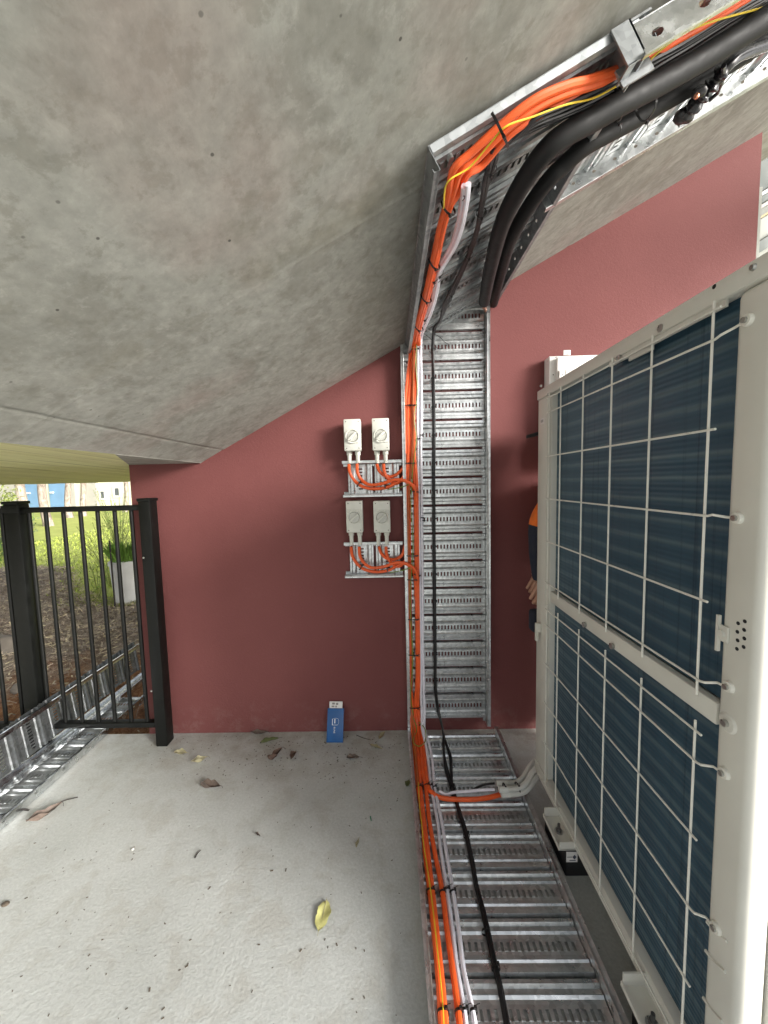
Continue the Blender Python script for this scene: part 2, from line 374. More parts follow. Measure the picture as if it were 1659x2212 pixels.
# mulch chips and straw
n=26000; xx=rng.uniform(-5,-1.0,n); yy=1.95+rng.random(n)*2.3
keep=np.array([y<bound(x)+.1 and (y-.35*x>3.35+rng.normal(0,.25) or rng.random()<.10) for x,y in zip(xx,yy)]); xx=xx[keep]; yy=yy[keep]; n=len(xx)
V=np.zeros((n,4,3)); 
for i in range(n):
    z=terr(float(xx[i]),float(yy[i])); L=rng.uniform(.006,.018) if rng.random()<.82 else rng.uniform(.03,.07); wd=rng.uniform(.002,.005) if L<.03 else .0013
    a=rng.uniform(0,6.28); t=rng.normal(0,.3); d=np.array([math.cos(a),math.sin(a),t])*L; s=np.array([-math.sin(a),math.cos(a),rng.normal(0,.4)])*wd
    c=np.array([xx[i],yy[i],z+.008+rng.random()*.012]); V[i]=[c-d-s,c+d-s,c+d+s,c-d+s]
bulk('mulch',V.reshape(-1,3),np.arange(4*n).reshape(-1,4),['mulch_chip','straw'],(rng.random(n)<.35).astype(int),'loose straw and bark mulch over the brown soil bed',cat='mulch',kind='stuff')
# clods of soil
b=MB()
for i in range(420):
    x=random.uniform(-3.4,-1.05); y=1.93+random.random()*1.3; r=random.uniform(.006,.028)*(1 if random.random()<.9 else 1.8)
    b.ball((x,y,terr(x,y)+r*.2),r,5,(random.uniform(.7,1.4),random.uniform(.7,1.3),random.uniform(.4,.8)))
tag(b.build('soil_clods','soil_and_mulch',centre=False),label='crumbly red brown soil clods heaped against the slab edge',cat='soil',kind='stuff')
# rocks in the bed
for (px,py,yy,r,lb) in ((52,1512,2.35,.055,'pale flat stone bedded in the soil behind the wide fence post'),(8,1440,2.75,.16,'large grey rock at the far left of the mulch bed')):
    p=onY(px,py,yy); b=MB(); b.ball((p.x,p.y,terr(p.x,p.y)),r,10,(1.3,.9,.6)); 
    b.v=[tuple(Vector(v)+Vector((noise.noise(Vector(v)*9),noise.noise(Vector(v)*9+Vector((5,0,0))),noise.noise(Vector(v)*9+Vector((0,7,0)))))*r*.35) for v in b.v]
    tag(b.build('rock','rock',smooth=True,angle=50),lb,'rock')
# ---- red wall
def zs(x): return SZ0+SK*(x-SX0)
XL,XR=-1.30,1.74
rw=empty('red_wall',(XL,W,0),'dusky red painted wall under the sloping concrete soffit','wall')
b=MB(); T=.2
prof=[(XL,-.2),(XR,-.2),(XR,zs(XR)+.01),(SX0,SZ0+.01),(XL,SZ0+.01)]
vs=[(x,W,z) for x,z in prof]+[(x,W+T,z) for x,z in prof]; k=len(prof)
b.add(vs,[tuple(range(k))[::-1],tuple(range(k,2*k))]+[(i,(i+1)%k,(i+1)%k+k,i+k) for i in range(k)])
b.build('wall_panel','red_paint',rw)
b=MB(); b.box((XR+.001,W+.005,1.6),(XR+.018,W+.05,2.62)); b.build('corner_trim','siding_pale',rw)
b=MB(); b.box((-2.75,-.4,-.2),(-2.55,1.55,SZ0-.0)); tag(b.build('added_shade_wall','soffit_concrete'),'low grey wall added out of view on the left to darken the space under the landing','wall')  # wall added out of view to darken the left of the space
b=MB(); b.box((2.55,-1.5,2.74),(2.67,2.6,2.90)); tag(b.build('added_shade_beam','siding_pale'),'pale unseen beam added outside the right hand opening to shade the wall','beam')  # beam and its posts added out of view to cast a band on the wall
b=MB(); b.box((2.56,-1.45,-.1),(2.66,-1.35,2.738)); tag(b.build('shade_beam_post','siding_pale'),'pale square post carrying the near end of the added shade beam','post')
b=MB(); b.box((2.56,2.48,-.1),(2.66,2.58,2.738)); tag(b.build('shade_beam_post','siding_pale'),'pale square post carrying the far end of the added shade beam','post')
# ---- concrete stair: sloping soffit slab + landing slab
st=empty('concrete_staircase',(SX0,.5,SZ0),'grey concrete stair with sloping stained underside and form marks','staircase')
JY=[-.12,2.35]
def slabx(xa,xb,y0,y1,off=0,th=.16):
    b=MB(); P=[]
    for o_ in (off,off-th):
        for (x,y) in ((xa,y0),(xb,y0),(xb,y1),(xa,y1)): P.append(Vector((x,y,SZ0+SK*(x-SX0)))-SN*o_)
    b.add(P,[(0,1,2,3),(7,6,5,4),(0,4,5,1),(1,5,6,2),(2,6,7,3),(3,7,4,0)]); return b
# soffit surface as a subdivided sheet with small formwork steps (joint across the flight, joint along the flight)
def sg_(v): return 1/(1+math.exp(-max(-40,min(40,v))))
def jt(x,y):
    d=0
    yj=1.005-.045*math.sin((x-.1)*1.3)       # joint running up the slope
    yj=.905+(-.005)*(x-.1)/.6
    s=(y-yj); d+= (.0016*sg_(s/.006)+ .0008*math.exp(-(s/.007)**2))*(.65+.35*math.sin(x*5+1))
    s=(x+.825); d+= -.0020*math.exp(-(s/.005)**2) -.0014*sg_(-s/.004)
    s=(x-.80)-.25*(y-1.6)
    if y>1.25: d+=-.003*math.exp(-(s/.004)**2)
    d+= .0018*noise.noise(Vector((x*3,y*3,0)))+.0008*noise.noise(Vector((x*14,y*9,4)))
    return d
gx=sorted(set(list(np.round(np.linspace(SX0,3.6,230),4))+list(np.round(np.linspace(-.85,-.80,14),4))))
gy=sorted(set(list(np.round(np.linspace(-.12,2.35,120),4))+list(np.round(np.linspace(.86,.95,40),4))))
b=MB(); NX=len(gx)
for y in gy:
    for x in gx: b.v.append(tuple(sof(x,y,jt(x,y) if x>SX0+.001 else 0)))
for j in range(len(gy)-1):
    for i in range(NX-1): b.f.append((j*NX+i,(j+1)*NX+i,(j+1)*NX+i+1,j*NX+i+1)); b.m.append(0)
b.build('stair_soffit','soffit_concrete',st,smooth=True,angle=60)
slabx(SX0,3.6,-.12,2.35,-.012,.2).build('stair_slab','soffit_concrete',st)
# steps on top of the flight
k=0; x=SX0
while x<3.5:
    b=MB(); z=zs(x)+.2; b.box((x+.02,-.12,z),(x+.32,2.35,z+.165)); b.build('step','soffit_concrete',st); x+=.31
# landing: grey piece left unlit beside the wall, yellow bounce light painted beyond
sl=-.012
def zl(x,y): return SZ0+.025-(y-1.2)*.042
def landing(poly,name,m,parent,th=.15):
    b=MB(); n=len(poly); vs=[(x,y,SZ0-.001) for x,y in poly]+[(x,y,SZ0+th) for x,y in poly]
    b.add(vs,[tuple(range(n))[::-1],tuple(range(n,2*n))]+[(i,(i+1)%n,(i+1)%n+n,i+n) for i in range(n)]); return b.build(name,m,parent)
e=onZ(276,984,SZ0)
landing([(SX0,1.28),(SX0,W+.0),(XL,W+.0)],'landing_unlit_grey','soffit_concrete',st)  # diagonal cut draws the edge of the bounce light past the wall end
ld=empty('landing',(-2.5,2,SZ0),'board-marked landing underside with yellow grass-bounce light in its colour, running out over the fence','landing')
# board strips, each its own piece, with uneven joints
xb=SX0; i=0
while xb>-3.7:
    wd=random.uniform(.16,.24); xa=xb-wd
    dz=random.uniform(0,.004)
    b=MB()
    def q(x,y): return (x,y,zl(x,y)+dz)
    if xb>XL-.25 and i<3:
        # near the wall the boards stop at the edge of the painted bounce light
        y0a,y0b=-.12,-.12
    poly=[(xb-.003,-.12),(xb-.003,3.3),(xa,3.3),(xa,-.12)]
    if xb>XL+.001:
        s_=lambda x:1.28+(W-1.28)*(SX0-x)/(SX0-XL)
        if xa>=XL: poly=[(xb-.003,-.12),(xb-.003,s_(xb)),(xa,s_(xa)),(xa,-.12)]
        else: poly=[(xb-.003,-.12),(xb-.003,s_(xb)),(XL-.002,W-.0),(XL-.002,3.3),(xa,3.3),(xa,-.12)]
    n=len(poly); vs=[q(x,y) for x,y in poly]+[(x,y,zl(x,y)+.03) for x,y in poly]
    b.add(vs,[tuple(range(n))[::-1],tuple(range(n,2*n))]+[(j,(j+1)%n,(j+1)%n+n,j+n) for j in range(n)])
    b.build('board','landing_bounce_yellow',ld); xb=xa; i+=1
b=MB(); b.box((-3.7,-.12,SZ0+.035),(XL-.01,3.3,SZ0+.18)); b.build('slab','soffit_concrete',ld)
# ================================================================== TRAYS
def rung_mesh(width,slots=22,pitch=.137,name='rung',m='galvanised'):
    hw=width/2; g_=.0045
    secs=[(-pitch/2+g_,.001),(-pitch/2+g_+.003,.013),(-.052,.0135),(-.048,.005),(-.036,.0055),(-.032,.009),(-.027,.005),(-.0105,.006),(.0105,.006),(.027,.005),(.032,.009),(.036,.0055),(.048,.005),(.052,.0135),(pitch/2-g_-.003,.013),(pitch/2-g_,.001)]
    b=MB(); bm_faces=[]
    for (s0,h0),(s1,h1) in zip(secs,secs[1:]):
        if s0==-.0105:
            pw=(width-.03)/slots; x=-hw
            edges=[-hw]
            for k in range(slots):
                c=-hw+.015+(k+.5)*pw; edges+= [c-pw*.23,c+pw*.23]
            edges.append(hw)
            for k in range(0,len(edges),2):
                b.add([(edges[k],s0,h0),(edges[k+1],s0,h0),(edges[k+1],s1,h1),(edges[k],s1,h1)],[(0,1,2,3)])
        else: b.add([(-hw,s0,h0),(hw,s0,h0),(hw,s1,h1),(-hw,s1,h1)],[(0,1,2,3)])
    me=bpy.data.meshes.new(name); me.from_pydata(b.v,[],b.f); me.materials.append(MT[m])
    bm=bmesh.new(); bm.from_mesh(me); bmesh.ops.remove_doubles(bm,verts=bm.verts,dist=1e-5)
    bmesh.ops.solidify(bm,geom=list(bm.faces),thickness=-.0012); bmesh.ops.recalc_face_normals(bm,faces=bm.faces)
    bm.to_mesh(me); bm.free(); return me
def rail_mesh(L,side,H=.048,lip=.014,sp=.0685,hr=.0042,off=0,mat_='galvanised',inlip=.012):
    """side rail in local coords: x outward (side=+1/-1), y along, z up; round holes through the web"""
    b=MB(); n=max(1,int(round(L/sp))); d=L/n; zc=H*.52
    for i in range(n):
        y0=i*d; y1=y0+d; yc=(y0+y1)/2
        oc=[(0,yc+hr*1.6*math.cos(R_(22.5+45*k)),zc+hr*math.sin(R_(22.5+45*k))) for k in range(8)]
        rc=[(0,y1,H),(0,y0,H),(0,y0,0),(0,y1,0)]   # +y+z, -y+z, -y-z, +y-z
        b.add(oc+rc,[(8,0,1),(9,2,3),(10,4,5),(11,6,7),(8,1,2,9),(9,3,4,10),(10,5,6,11),(11,7,0,8)])
    o=side*lip
    b.add([(0,0,H),(0,L,H),(o,L,H),(o,0,H)],[(0,1,2,3)]); b.add([(o,0,H),(o,L,H),(o,L,H-.008),(o,0,H-.008)],[(0,1,2,3)])
    b.add([(0,0,0),(0,L,0),(-side*inlip,L,0),(-side*inlip,0,0)],[(0,1,2,3)])
    me=bpy.data.meshes.new('side_rail'); me.from_pydata(b.v,[],b.f); me.materials.append(MT[mat_])
    bm=bmesh.new(); bm.from_mesh(me); bmesh.ops.remove_doubles(bm,verts=bm.verts,dist=1e-5)
    bmesh.ops.solidify(bm,geom=list(bm.faces),thickness=.0014); bmesh.ops.recalc_face_normals(bm,faces=bm.faces)
    bm.to_mesh(me); bm.free(); return me
def tray(name,O,U,L_,N,width,length,label,cat='cable tray',pitch=.137,s0=None,rails=(1,1),mr='galvanised',H=.048,lip=.014,slots=22,mm='galvanised'):
    """O: corner at centre of the start; U across, L_ along, N out of the tray floor"""
    O=Vector(O);U=Vector(U).normalized();L_=Vector(L_).normalized();N=Vector(N).normalized()
    r=empty(name,O,label,cat)
    me=rung_mesh(width-.004,slots,pitch,m=mm)
    s=pitch/2 if s0 is None else s0
    while s<=length-.035:
        inst('rung',me,frame(O+L_*s,U,L_,N),r); s+=pitch
    for sg,on in ((-1,rails[0]),(1,rails[1])):
        if on: inst('side_rail',rail_mesh(length,sg,H,lip,mat_=mr),frame(O+U*(sg*width/2),U,L_,N),r)
    return r
# wall tray
ztop=zs(.07)-.01
wx0,wx1=.080,.471; wc=(wx0+wx1)/2; ww_=wx1-wx0
p=onY(950,1000.5,W-.01).z
s0=((ztop-p)%.1385)
wt=empty('wall_cable_tray',(wc,W-.004,.05),'tall galvanised slotted cable tray fixed upright on the red wall','cable tray')
me=rung_mesh(ww_-.004,22,.1385)
for k in range(-11,14):
    z=p+k*.1385
    zmax=min(zs(wx0)+.0,9)
    if z<.045 : continue
    if z>zs(wx1)-.05: continue
    inst('rung',me,frame(Vector((wc,W-.004,z)),(1,0,0),(0,0,1),(0,-1,0)),wt)
for sg,x,zt in ((-1,wx0,zs(wx0)-.02),(1,wx1,zs(wx1)-.05)):
    inst('side_rail',rail_mesh(zt-.05,sg),frame(Vector((x,W-.004,.05)),(1,0,0),(0,0,1),(0,-1,0)),wt)
# floor tray
fx0,fx1=.078,.506; fc=(fx0+fx1)/2
fy=onZ(950,1931,.01).y
k0=math.ceil((W-.03-fy)/.134)
ft=empty('floor_cable_tray',(fc,.9,.002),'galvanised slotted cable tray lying along the concrete floor toward the camera','cable tray')
me=rung_mesh(fx1-fx0-.004,22,.134)
for k in range(-7,8):
    y=fy+k*.134
    if y>W-.06: continue
    inst('rung',me,frame(Vector((fc,y,.004)),(1,0,0),(0,1,0),(0,0,1)),ft)
for sg,x in ((-1,fx0),(1,fx1)):
    inst('side_rail',rail_mesh(W-.055-.15,sg,mat_='galvanised'),frame(Vector((x,.15,.003)),(1,0,0),(0,1,0),(0,0,1)),ft)
# ceiling trays
OFF=.014
xa,xb=.085,.485; D=-SN
c0=sof((xa+xb)/2,W-.03,OFF); wslope=(xb-xa)/SU.x
ct=tray('soffit_cable_tray',c0,SU,(0,-1,0),D,wslope,W-.03-.79,'galvanised cable tray under the soffit running from the wall tray','cable tray',s0=.028,mr='galvanised_dull',mm='galvanised_dull')
b=MB(); e0=sof(xa,.785,OFF);
for sgn in (0,):
    M=frame(sof(xa,.790,OFF-.002),SU,(0,1,0),D); b.box((0,0,0),(wslope,.004,.008),M)
b.build('end_lip','galvanised_dull',ct)
b=MB(); M=frame(sof(xa+.02,.81,OFF),SU,(0,1,0),D); b.cyl(M@Vector((.03,.03,0)),D,.014,.007,8); b.build('bolt','screw_metal',ct)
c1=sof(.465,(.79+1.215)/2,OFF)
ct2=tray('sloping_cable_tray',c1,(0,1,0),SU,D,1.215-.79,1.6,'galvanised cable tray climbing the soffit above the outdoor unit','cable tray',s0=.10,rails=(0,1))
inst('side_rail',rail_mesh(1.56,-1,.062,.012,.1,.008,mat_='galvanised_bright'),frame(sof(.455,.785,OFF+.012),(0,1,0),SU,D),ct2)
# splice bracket at the joint
b=MB(); M=frame(sof(.430,.80,OFF),(0,1,0),SU,D)
b.box((-.015,0,0),(.006,.085,.004),M); b.box((-.018,.0,.0),(-.014,.04,.072),M); b.box((-.018,.036,.0),(.05,.040,.072),M); b.box((.01,.002,.05),(.014,.07,.085),M)
b.box((-.018,.0,.070),(.02,.018,.073),M)
tag(b.build('splice_bracket',['galvanised_dull']),'folded grey splice bracket where the two soffit trays meet','bracket')
# spare trays on the left
t1a=onX(0,1584,-1.70); t1b=onX(273,1393,-1.70)
Ld=Vector((0,1,.03)).normalized()
tr=tray('leaning_cable_tray',Vector((-1.735,.5,.120)),Vector((-.12,0,1)),(0,1,.030),Vector((1,0,.12)),.20,1.92,'spare galvanised cable tray standing on its edge behind the fence pickets','cable tray',rails=(1,1),slots=11,mr='galvanised_bright',mm='galvanised_dark',lip=.020)
tr=tray('flat_cable_tray',Vector((-1.615,.55,.004)),(1,0,0),(0,1,0),(0,0,1),.19,1.62,'spare galvanised cable tray lying flat beside the one on its edge','cable tray',rails=(1,1),slots=9,mr='galvanised_bright')
# small bracket trays carrying the isolators
def bracket(name,yt,yb,x0p,x1p,label):
    a=onY(x0p,yt,W-.05); c=onY(x1p,yb,W-.05); x0,x1=a.x,c.x; z1,z0=a.z,c.z
    r=empty(name,((x0+x1)/2,W-.004,z0),label,'bracket tray')
    H=z1-z0; me=rung_mesh(H-.006,7,.131)
    for k in (0,1):
        inst('rung',me,frame(Vector((x0+.018+.131*(k+.5),W-.004,(z0+z1)/2)),(0,0,1),(1,0,0),(0,-1,0)),r)
    for z,sg in ((z0,-1),(z1,1)):
        inst('side_rail',rail_mesh(x1-x0,sg,.048,.012,.07,.003,mat_='galvanised'),frame(Vector((x0,W-.004,z)),(0,0,1),(1,0,0),(0,-1,0)),r)
    return r,z1
bracket('isolator_bracket',1002,1066,739,869,'upper short galvanised bracket tray under the top pair of isolators')
bracket('isolator_bracket',1178,1241,743,871,'lower short galvanised bracket tray under the bottom pair of isolators')
# ================================================================== ISOLATORS
def isolator(x0,y0,x1,y1,gy,label,lower):
    YF=W-.085
    a=onY(x0,y0,YF); c=onY(x1,y1,YF); w_=c.x-a.x; h=a.z-c.z; cx=(a.x+c.x)/2; cz=(a.z+c.z)/2
    r=empty('isolator_switch',(cx,W-.03,c.z),label,'isolator','weatherproof isolator switches on the brackets')
    b=MB(); b.box((cx-w_/2,YF+.018,cz-h/2),(cx+w_/2,W-.022,cz+h/2)); b.build('housing','switch_grey',r,bevel=.004)
    b=MB(); b.box((cx-w_/2-.001,YF,cz-h/2-.001),(cx+w_/2+.001,YF+.0175,cz+h/2+.001)); b.build('cover','switch_grey',r,bevel=.0045)
    kz=cz+ (-.002 if lower else -.006)
    # dial ring
    b=MB(); ring=[]; n=28
    for k in range(n):
        t=2*math.pi*k/n; ct_,s_=math.cos(t),math.sin(t)
        for rr,yy in ((.034,YF+.001),(.033,YF-.007),(.029,YF-.007),(.0265,YF-.001)): ring.append((cx+rr*ct_,yy,kz+rr*s_))
    b.add(ring,[(k*4+j,((k+1)%n)*4+j,((k+1)%n)*4+j+1,k*4+j+1) for k in range(n) for j in range(3)])
    b.build('dial_ring','switch_grey',r,smooth=True)
    b=MB(); b.cyl((cx,YF+.001,kz),(0,-1,0),.006,.0255,28,.0235); b.build('dial','switch_knob',r,smooth=True)
    ang=R_(42); M=Matrix.Translation((cx,YF-.006,kz))@Matrix.Rotation(-ang,4,'Y')
    b=MB(); b.box((-.027,-.013,-.0045),(.025,0,.0045),M); b.build('knob_grip','switch_grey',r,bevel=.0018)
    b=MB(); b.box((cx+.01,YF-.003,kz-.032),(cx+w_/2-.002,YF+.002,kz-.026)); 
    if lower: b.box((cx-w_/2+.003,YF-.003,kz+.030),(cx+w_/2-.003,YF+.002,kz+.036))
    b.build('cover_rib','switch_grey',r,bevel=.0015)
    for sx in (-1,1):
        for sz in (-1,1):
            b=MB(); b.cyl((cx+sx*(w_/2-.010),YF+.0005,cz+sz*(h/2-.011)),(0,-1,0),.0012,.0024,8); b.build('screw','dark_void',r)
    for sx in (-1,1):
        gx=cx+sx*.0205; b=MB(); gz=c.z+.001; zb=onY(x0,gy,W-.045).z
        b.cyl((gx,W-.050,gz),(0,0,-1),.020,.0135,8,.0135); b.cyl((gx,W-.050,gz-.020),(0,0,-1),gz-.020-zb,.0105,14,.0092)
        b.build('cable_gland','switch_grey',r,smooth=True)
    return r,cx
isolator(742,906,780,973,1001,'upper left weatherproof isolator, dial over its two glands, farther from the tray',0)
isolator(803.5,904,841,972,1001,'upper right weatherproof isolator, beside the tall tray and above the top bracket',0)
isolator(747,1083,784,1150,1177,'lower left weatherproof isolator, between the two brackets and farther from the tray',1)
isolator(806.5,1083,843.5,1150,1177,'lower right weatherproof isolator, between the two brackets and next to the tall tray',1)
# ================================================================== CABLES
CY_=W-.034; CZ=.030
def c2(x,y): return ((x/3.687+960)/1.1573,(y/3.687+700)/1.1573)
def c3(x,y): return ((x/3.77+820)/1.1573,(y/3.77+1000)/1.1573)
def c4(x,y): return ((x/2.572+960)/1.1573,(y/2.572+1700)/1.1573)
def c5(x,y): return ((x/4.147+1000)/1.1573,(y/4.147+380)/1.1573)
def cA(x,y): return ((x/3.77+1040)/1.1573,y/3.77/1.1573)
def cB(x,y): return ((x/3.77+1480)/1.1573,y/3.77/1.1573)
def P3(px,py,kind,h=0):
    if kind=='w': return onY(px,py,CY_-h)
    if kind=='f': 
        return onZ(px,py,CZ+h)
    return onS(px,py,OFF+.026+h)
def cable(pts,r,mat_,parent,name='cable',n=9,sub=7,label=None,flat=1):
    b=MB(); b.tube(spline(pts,sub),r,n,flat=flat); return b.build(name,mat_,parent,smooth=True,label=label)
def tie(c,t,ra,rb,parent,depth=None,tail=True):
    """flat band round a bundle: c centre, t direction of the bundle, ra half-width across, rb half-width in depth"""
    t=Vector(t).normalized(); d=Vector(depth) if depth else (Vector((0,-1,0)) if abs(t.y)<.7 else Vector((0,0,1)))
    d=(d-d.dot(t)*t).normalized(); u=t.cross(d); c=Vector(c); b=MB(); n=18; hw=.0024
    vs=[]
    for k in range(n):
        a=2*math.pi*k/n; q=2.6
        ca,sa=math.cos(a),math.sin(a); f=(abs(ca)**q+abs(sa)**q)**(-1/q)
        for rr,s in ((0,-hw),(.0013,-hw),(.0013,hw),(0,hw)):
            vs.append(c+u*(ca*f*(ra+rr))+d*(sa*f*(rb+rr))+t*s)
    b.add(vs,[(k*4+j,((k+1)%n)*4+j,((k+1)%n)*4+(j+1)%4,k*4+(j+1)%4) for k in range(n) for j in range(4)])
    hd=c+u*ra*.55+d*(rb+.001); M=frame(hd,u,t,d); b.box((-.0035,-.003,0),(.0035,.003,.005),M)
    if tail: b.tube([hd+d*.004,hd+d*.011+u*.004,hd+d*.013+u*.011],.0009,5)
    return b.build('cable_tie','tie_black',parent)
# stations of the orange bundle: (edge left, edge right, kind)
ob=[]   # (L(px,py), R(px,py), kind)
ob+=[(cB(1450,-60),cB(1520,0),'s'),(cB(1100,150),cB(1150,240),'s'),(cB(700,370),cB(760,460),'s')]
obk=[((1395,112),(1412,150),'s'),((1340,140),(1352,178),'s')]
ob+=obk+[(cA(1650,712),cA(1665,905),'s'),(cA(1400,775),cA(1420,985),'s'),(cA(1100,905),cA(1180,1110),'s'),(cA(800,1140),cA(905,1290),'s'),(cA(500,1400),cA(650,1590),'s')]
ob+=[((972,362),(1018,380),'s'),((964,412),(995,420),'s'),((960,443),(976,446),'s'),((946,495),(960,497),'s'),((931,568),(945,570),'s'),((914,641),(928,642),'s'),((898,700),(911,703),'s')]
ob+=[((886,750),(908,750),'w'),((877.5,817),(903,817),'w'),((873,879),(897,879),'w'),((873,940),(897,940),'w'),((874,985),(898,985),'w')]
dep=.026
rO=.0080
oc=empty('orange_cable_bundle',(.11,W-.03,.05),'orange power cables tied together down the left side of the tall tray','cable bundle')
NC=4
def station(L,R,k,i,n,stack):
    f=(i+.5)/n; x=L[0]+(R[0]-L[0])*f; y=L[1]+(R[1]-L[1])*f
    return P3(x,y,k,stack)
for i in range(NC):
    pts=[]
    WF=[.18,.50,.82,.36][i]; WHh=[.004,.007,.004,-.010][i]; NF=[.25,.72,.75,.28][i]; NH=[0,0,.013,.013][i]
    for (L,R,k) in ob:
        if k=='s':
            rl=(P3(*L,k)-P3(*R,k)).length; t_=max(0,min(1,(rl-.024)/.014)); f_=NF+(WF-NF)*t_; h_=NH+(WHh-NH)*t_
            pts.append(P3(L[0]+(R[0]-L[0])*f_,L[1]+(R[1]-L[1])*f_,k,h_)); continue
        wdt=math.hypot(R[0]-L[0],R[1]-L[1]); 
        A=P3(*L,k); B=P3(*R,k); real=(A-B).length
        stackf=max(0,1-real/(NC*2*rO)); hh=(i%2)*stackf*2.2*rO
        pts.append(station(L,R,k,i,NC,hh))
    if i in (1,3):
        low=[((875+ (i==3)*0,1060)),]
    # continue down behind the isolator junction
    xs_=[879,884,897.5,902][i]
    cont=[(xs_-1 if i<2 else xs_-2,1040),(xs_,1116),(xs_+1.5,1253),(xs_+3,1380),(xs_+3,1469)]
    for (x,y) in cont: pts.append(P3(x,y,'w',.004+(i%2)*.003))
    e1,e2=[(883,906),(887,912.5),(891,919.5),(895.5,924)],None
    for (a_,c_),y,k in zip(e1,(1524,1572,1621,1674),('w','b','f','f')):
        x=a_+(c_-a_)*(i+.5)/4
        if k=='b': pts.append(Vector(onZ(x,y,.062)))
        else: pts.append(P3(x,y,k,.004))
    cl=[[(902.5,1701),c4(247,900),c4(262,1100),c4(293,1350),c4(320,1600),c4(345,1850),c4(366,2150),c4(372,2300)],
        [(908.5,1701),c4(258,900),c4(282,1100),c4(311,1350),c4(338,1600),c4(364,1850),c4(392,2150),c4(400,2300)],
        [(920,1701),c4(292,900),c4(325,1100),c4(374,1350),c4(405,1600),c4(440,1850),c4(480,2150),c4(492,2300)],
        [(926,1701),c4(310,725),c4(370,758),c4(470,768),c4(600,766),c4(690,752),c4(752,735)]][i]
    for q in cl: pts.append(P3(*q,'f',.006))
    cable(pts,rO if i<3 else .0088,'orange_sheath',oc,sub=6)
# brown-shaded fifth cable and earth wires
def mixpath(lst): return [P3(*q,k,h) for q,k,h in lst]
cable(mixpath([((897,715),'w',.014),((893,760),'w',.016),((893,817),'w',.014),((892,879),'w',.012),((893,940),'w',.012),((889,1000),'w',.012),((884,1060),'w',.014),((882,1150),'w',.014),((884,1253),'w',.013),((889,1380),'w',.010),((889,1469),'w',.010),((889,1530),'w',.008)]+[((893,1580),'f',.05),((898,1640),'f',.012),((903,1700),'f',.012)]),.0062,'orange_brown_sheath',oc)
ew=[(cB(1650,60),'s',.018),(cB(1000,250),'s',.02),(cB(640,480),'s',.02),(cB(420,700),'s',.024),(cB(200,830),'s',.024),(cB(0,930),'s',.022),(cA(1400,990),'s',.022),(cA(1100,1100),'s',.022),(cA(850,1190),'s',.022),(cA(700,1350),'s',.02),(cA(500,1580),'s',.022),((966,395),'s',.024),((958,450),'s',.018)]
cable(mixpath(ew),.0018,'earth_yellow',oc,name='earth_wire',n=6)
cable(mixpath([((902,720),'w',.026),((898,780),'w',.026),((902,850),'w',.020),((895,900),'w',.022),((899,950),'w',.02),((892,1010),'w',.022),((888,1090),'w',.02),((892,1180),'w',.024),((886,1300),'w',.02),((892,1420),'w',.022),((887,1500),'w',.02),((893,1545),'w',.02)]),.0022,'earth_green',oc,name='earth_wire',n=6)
lp=[onY(891,1545,W-.06),onY(900,1575,W-.09),onZ(892,1600,.08),onZ(905,1612,.09),onZ(919,1600,.085),onZ(918,1575,.085),onY(905,1560,W-.07)]
cable(lp,.0022,'earth_green',oc,name='earth_wire',n=6)
cable(mixpath([((904,1690),'f',.02),(c4(228,800),'f',.018),(c4(245,950),'f',.02),(c4(258,1080),'f',.018),(c4(285,1250),'f',.02),(c4(312,1450),'f',.018),(c4(345,1750),'f',.02),(c4(375,2050),'f',.018),(c4(388,2300),'f',.018)]),.0019,'earth_yellow',oc,name='earth_wire',n=6)
# ties of the orange bundle
for (L,R,k) in (((886,757),(907,757),'w'),((873,877),(885,877),'w'),((885.5,877),(897,877),'w'),((873,1001),(884,1001),'w'),((885.5,1001),(896,1001),'w')):
    A=P3(*L,k);B=P3(*R,k); tie((A+B)/2-Vector((0,.002,0)),(0,0,1),(A-B).length/2+.002,.017,oc)
for (y,a_,c_) in ((1199,877,903),(1250,878,903),(1335,880,905),(1411,881,906),(1524,883,907)):
    A=P3(a_,y,'w');B=P3(c_,y,'w'); tie((A+B)/2-Vector((0,.006,0)),(0,0,1),(A-B).length/2+.002,.018,oc)
for (a_,c_,y) in ((888,912,1572),(899,912,1702),(917,929,1699),c4(276,0)[:1]+c4(330,0)[:1]+(c4(0,1362)[1],),c4(360,0)[:1]+c4(396,0)[:1]+(c4(0,1372)[1],),c4(348,0)[:1]+c4(412,0)[:1]+(c4(0,2140)[1],),c4(460,0)[:1]+c4(503,0)[:1]+(c4(0,2142)[1],)):
    hh=.004 if y>1600 else .03
    A=P3(a_,y,'f',hh);B=P3(c_,y,'f',hh); tie((A+B)/2,(0,1,0),(A-B).length/2+.001,.0115,oc,depth=(0,0,1))
for (L,R,hw,hd) in ((cA(750,1130),cA(840,1330),.0,.02),((931,568),(945,570),0,.016),((913,643),(928,644),0,.016),((960,447),(977,449),0,.016),((897,705),(911,707),0,.016)):
    A=P3(*L,'s',.008);B=P3(*R,'s',.008); t=(A-B).cross(SN); tie((A+B)/2,t,(A-B).length/2+.004,hd+.003,oc,depth=-SN)
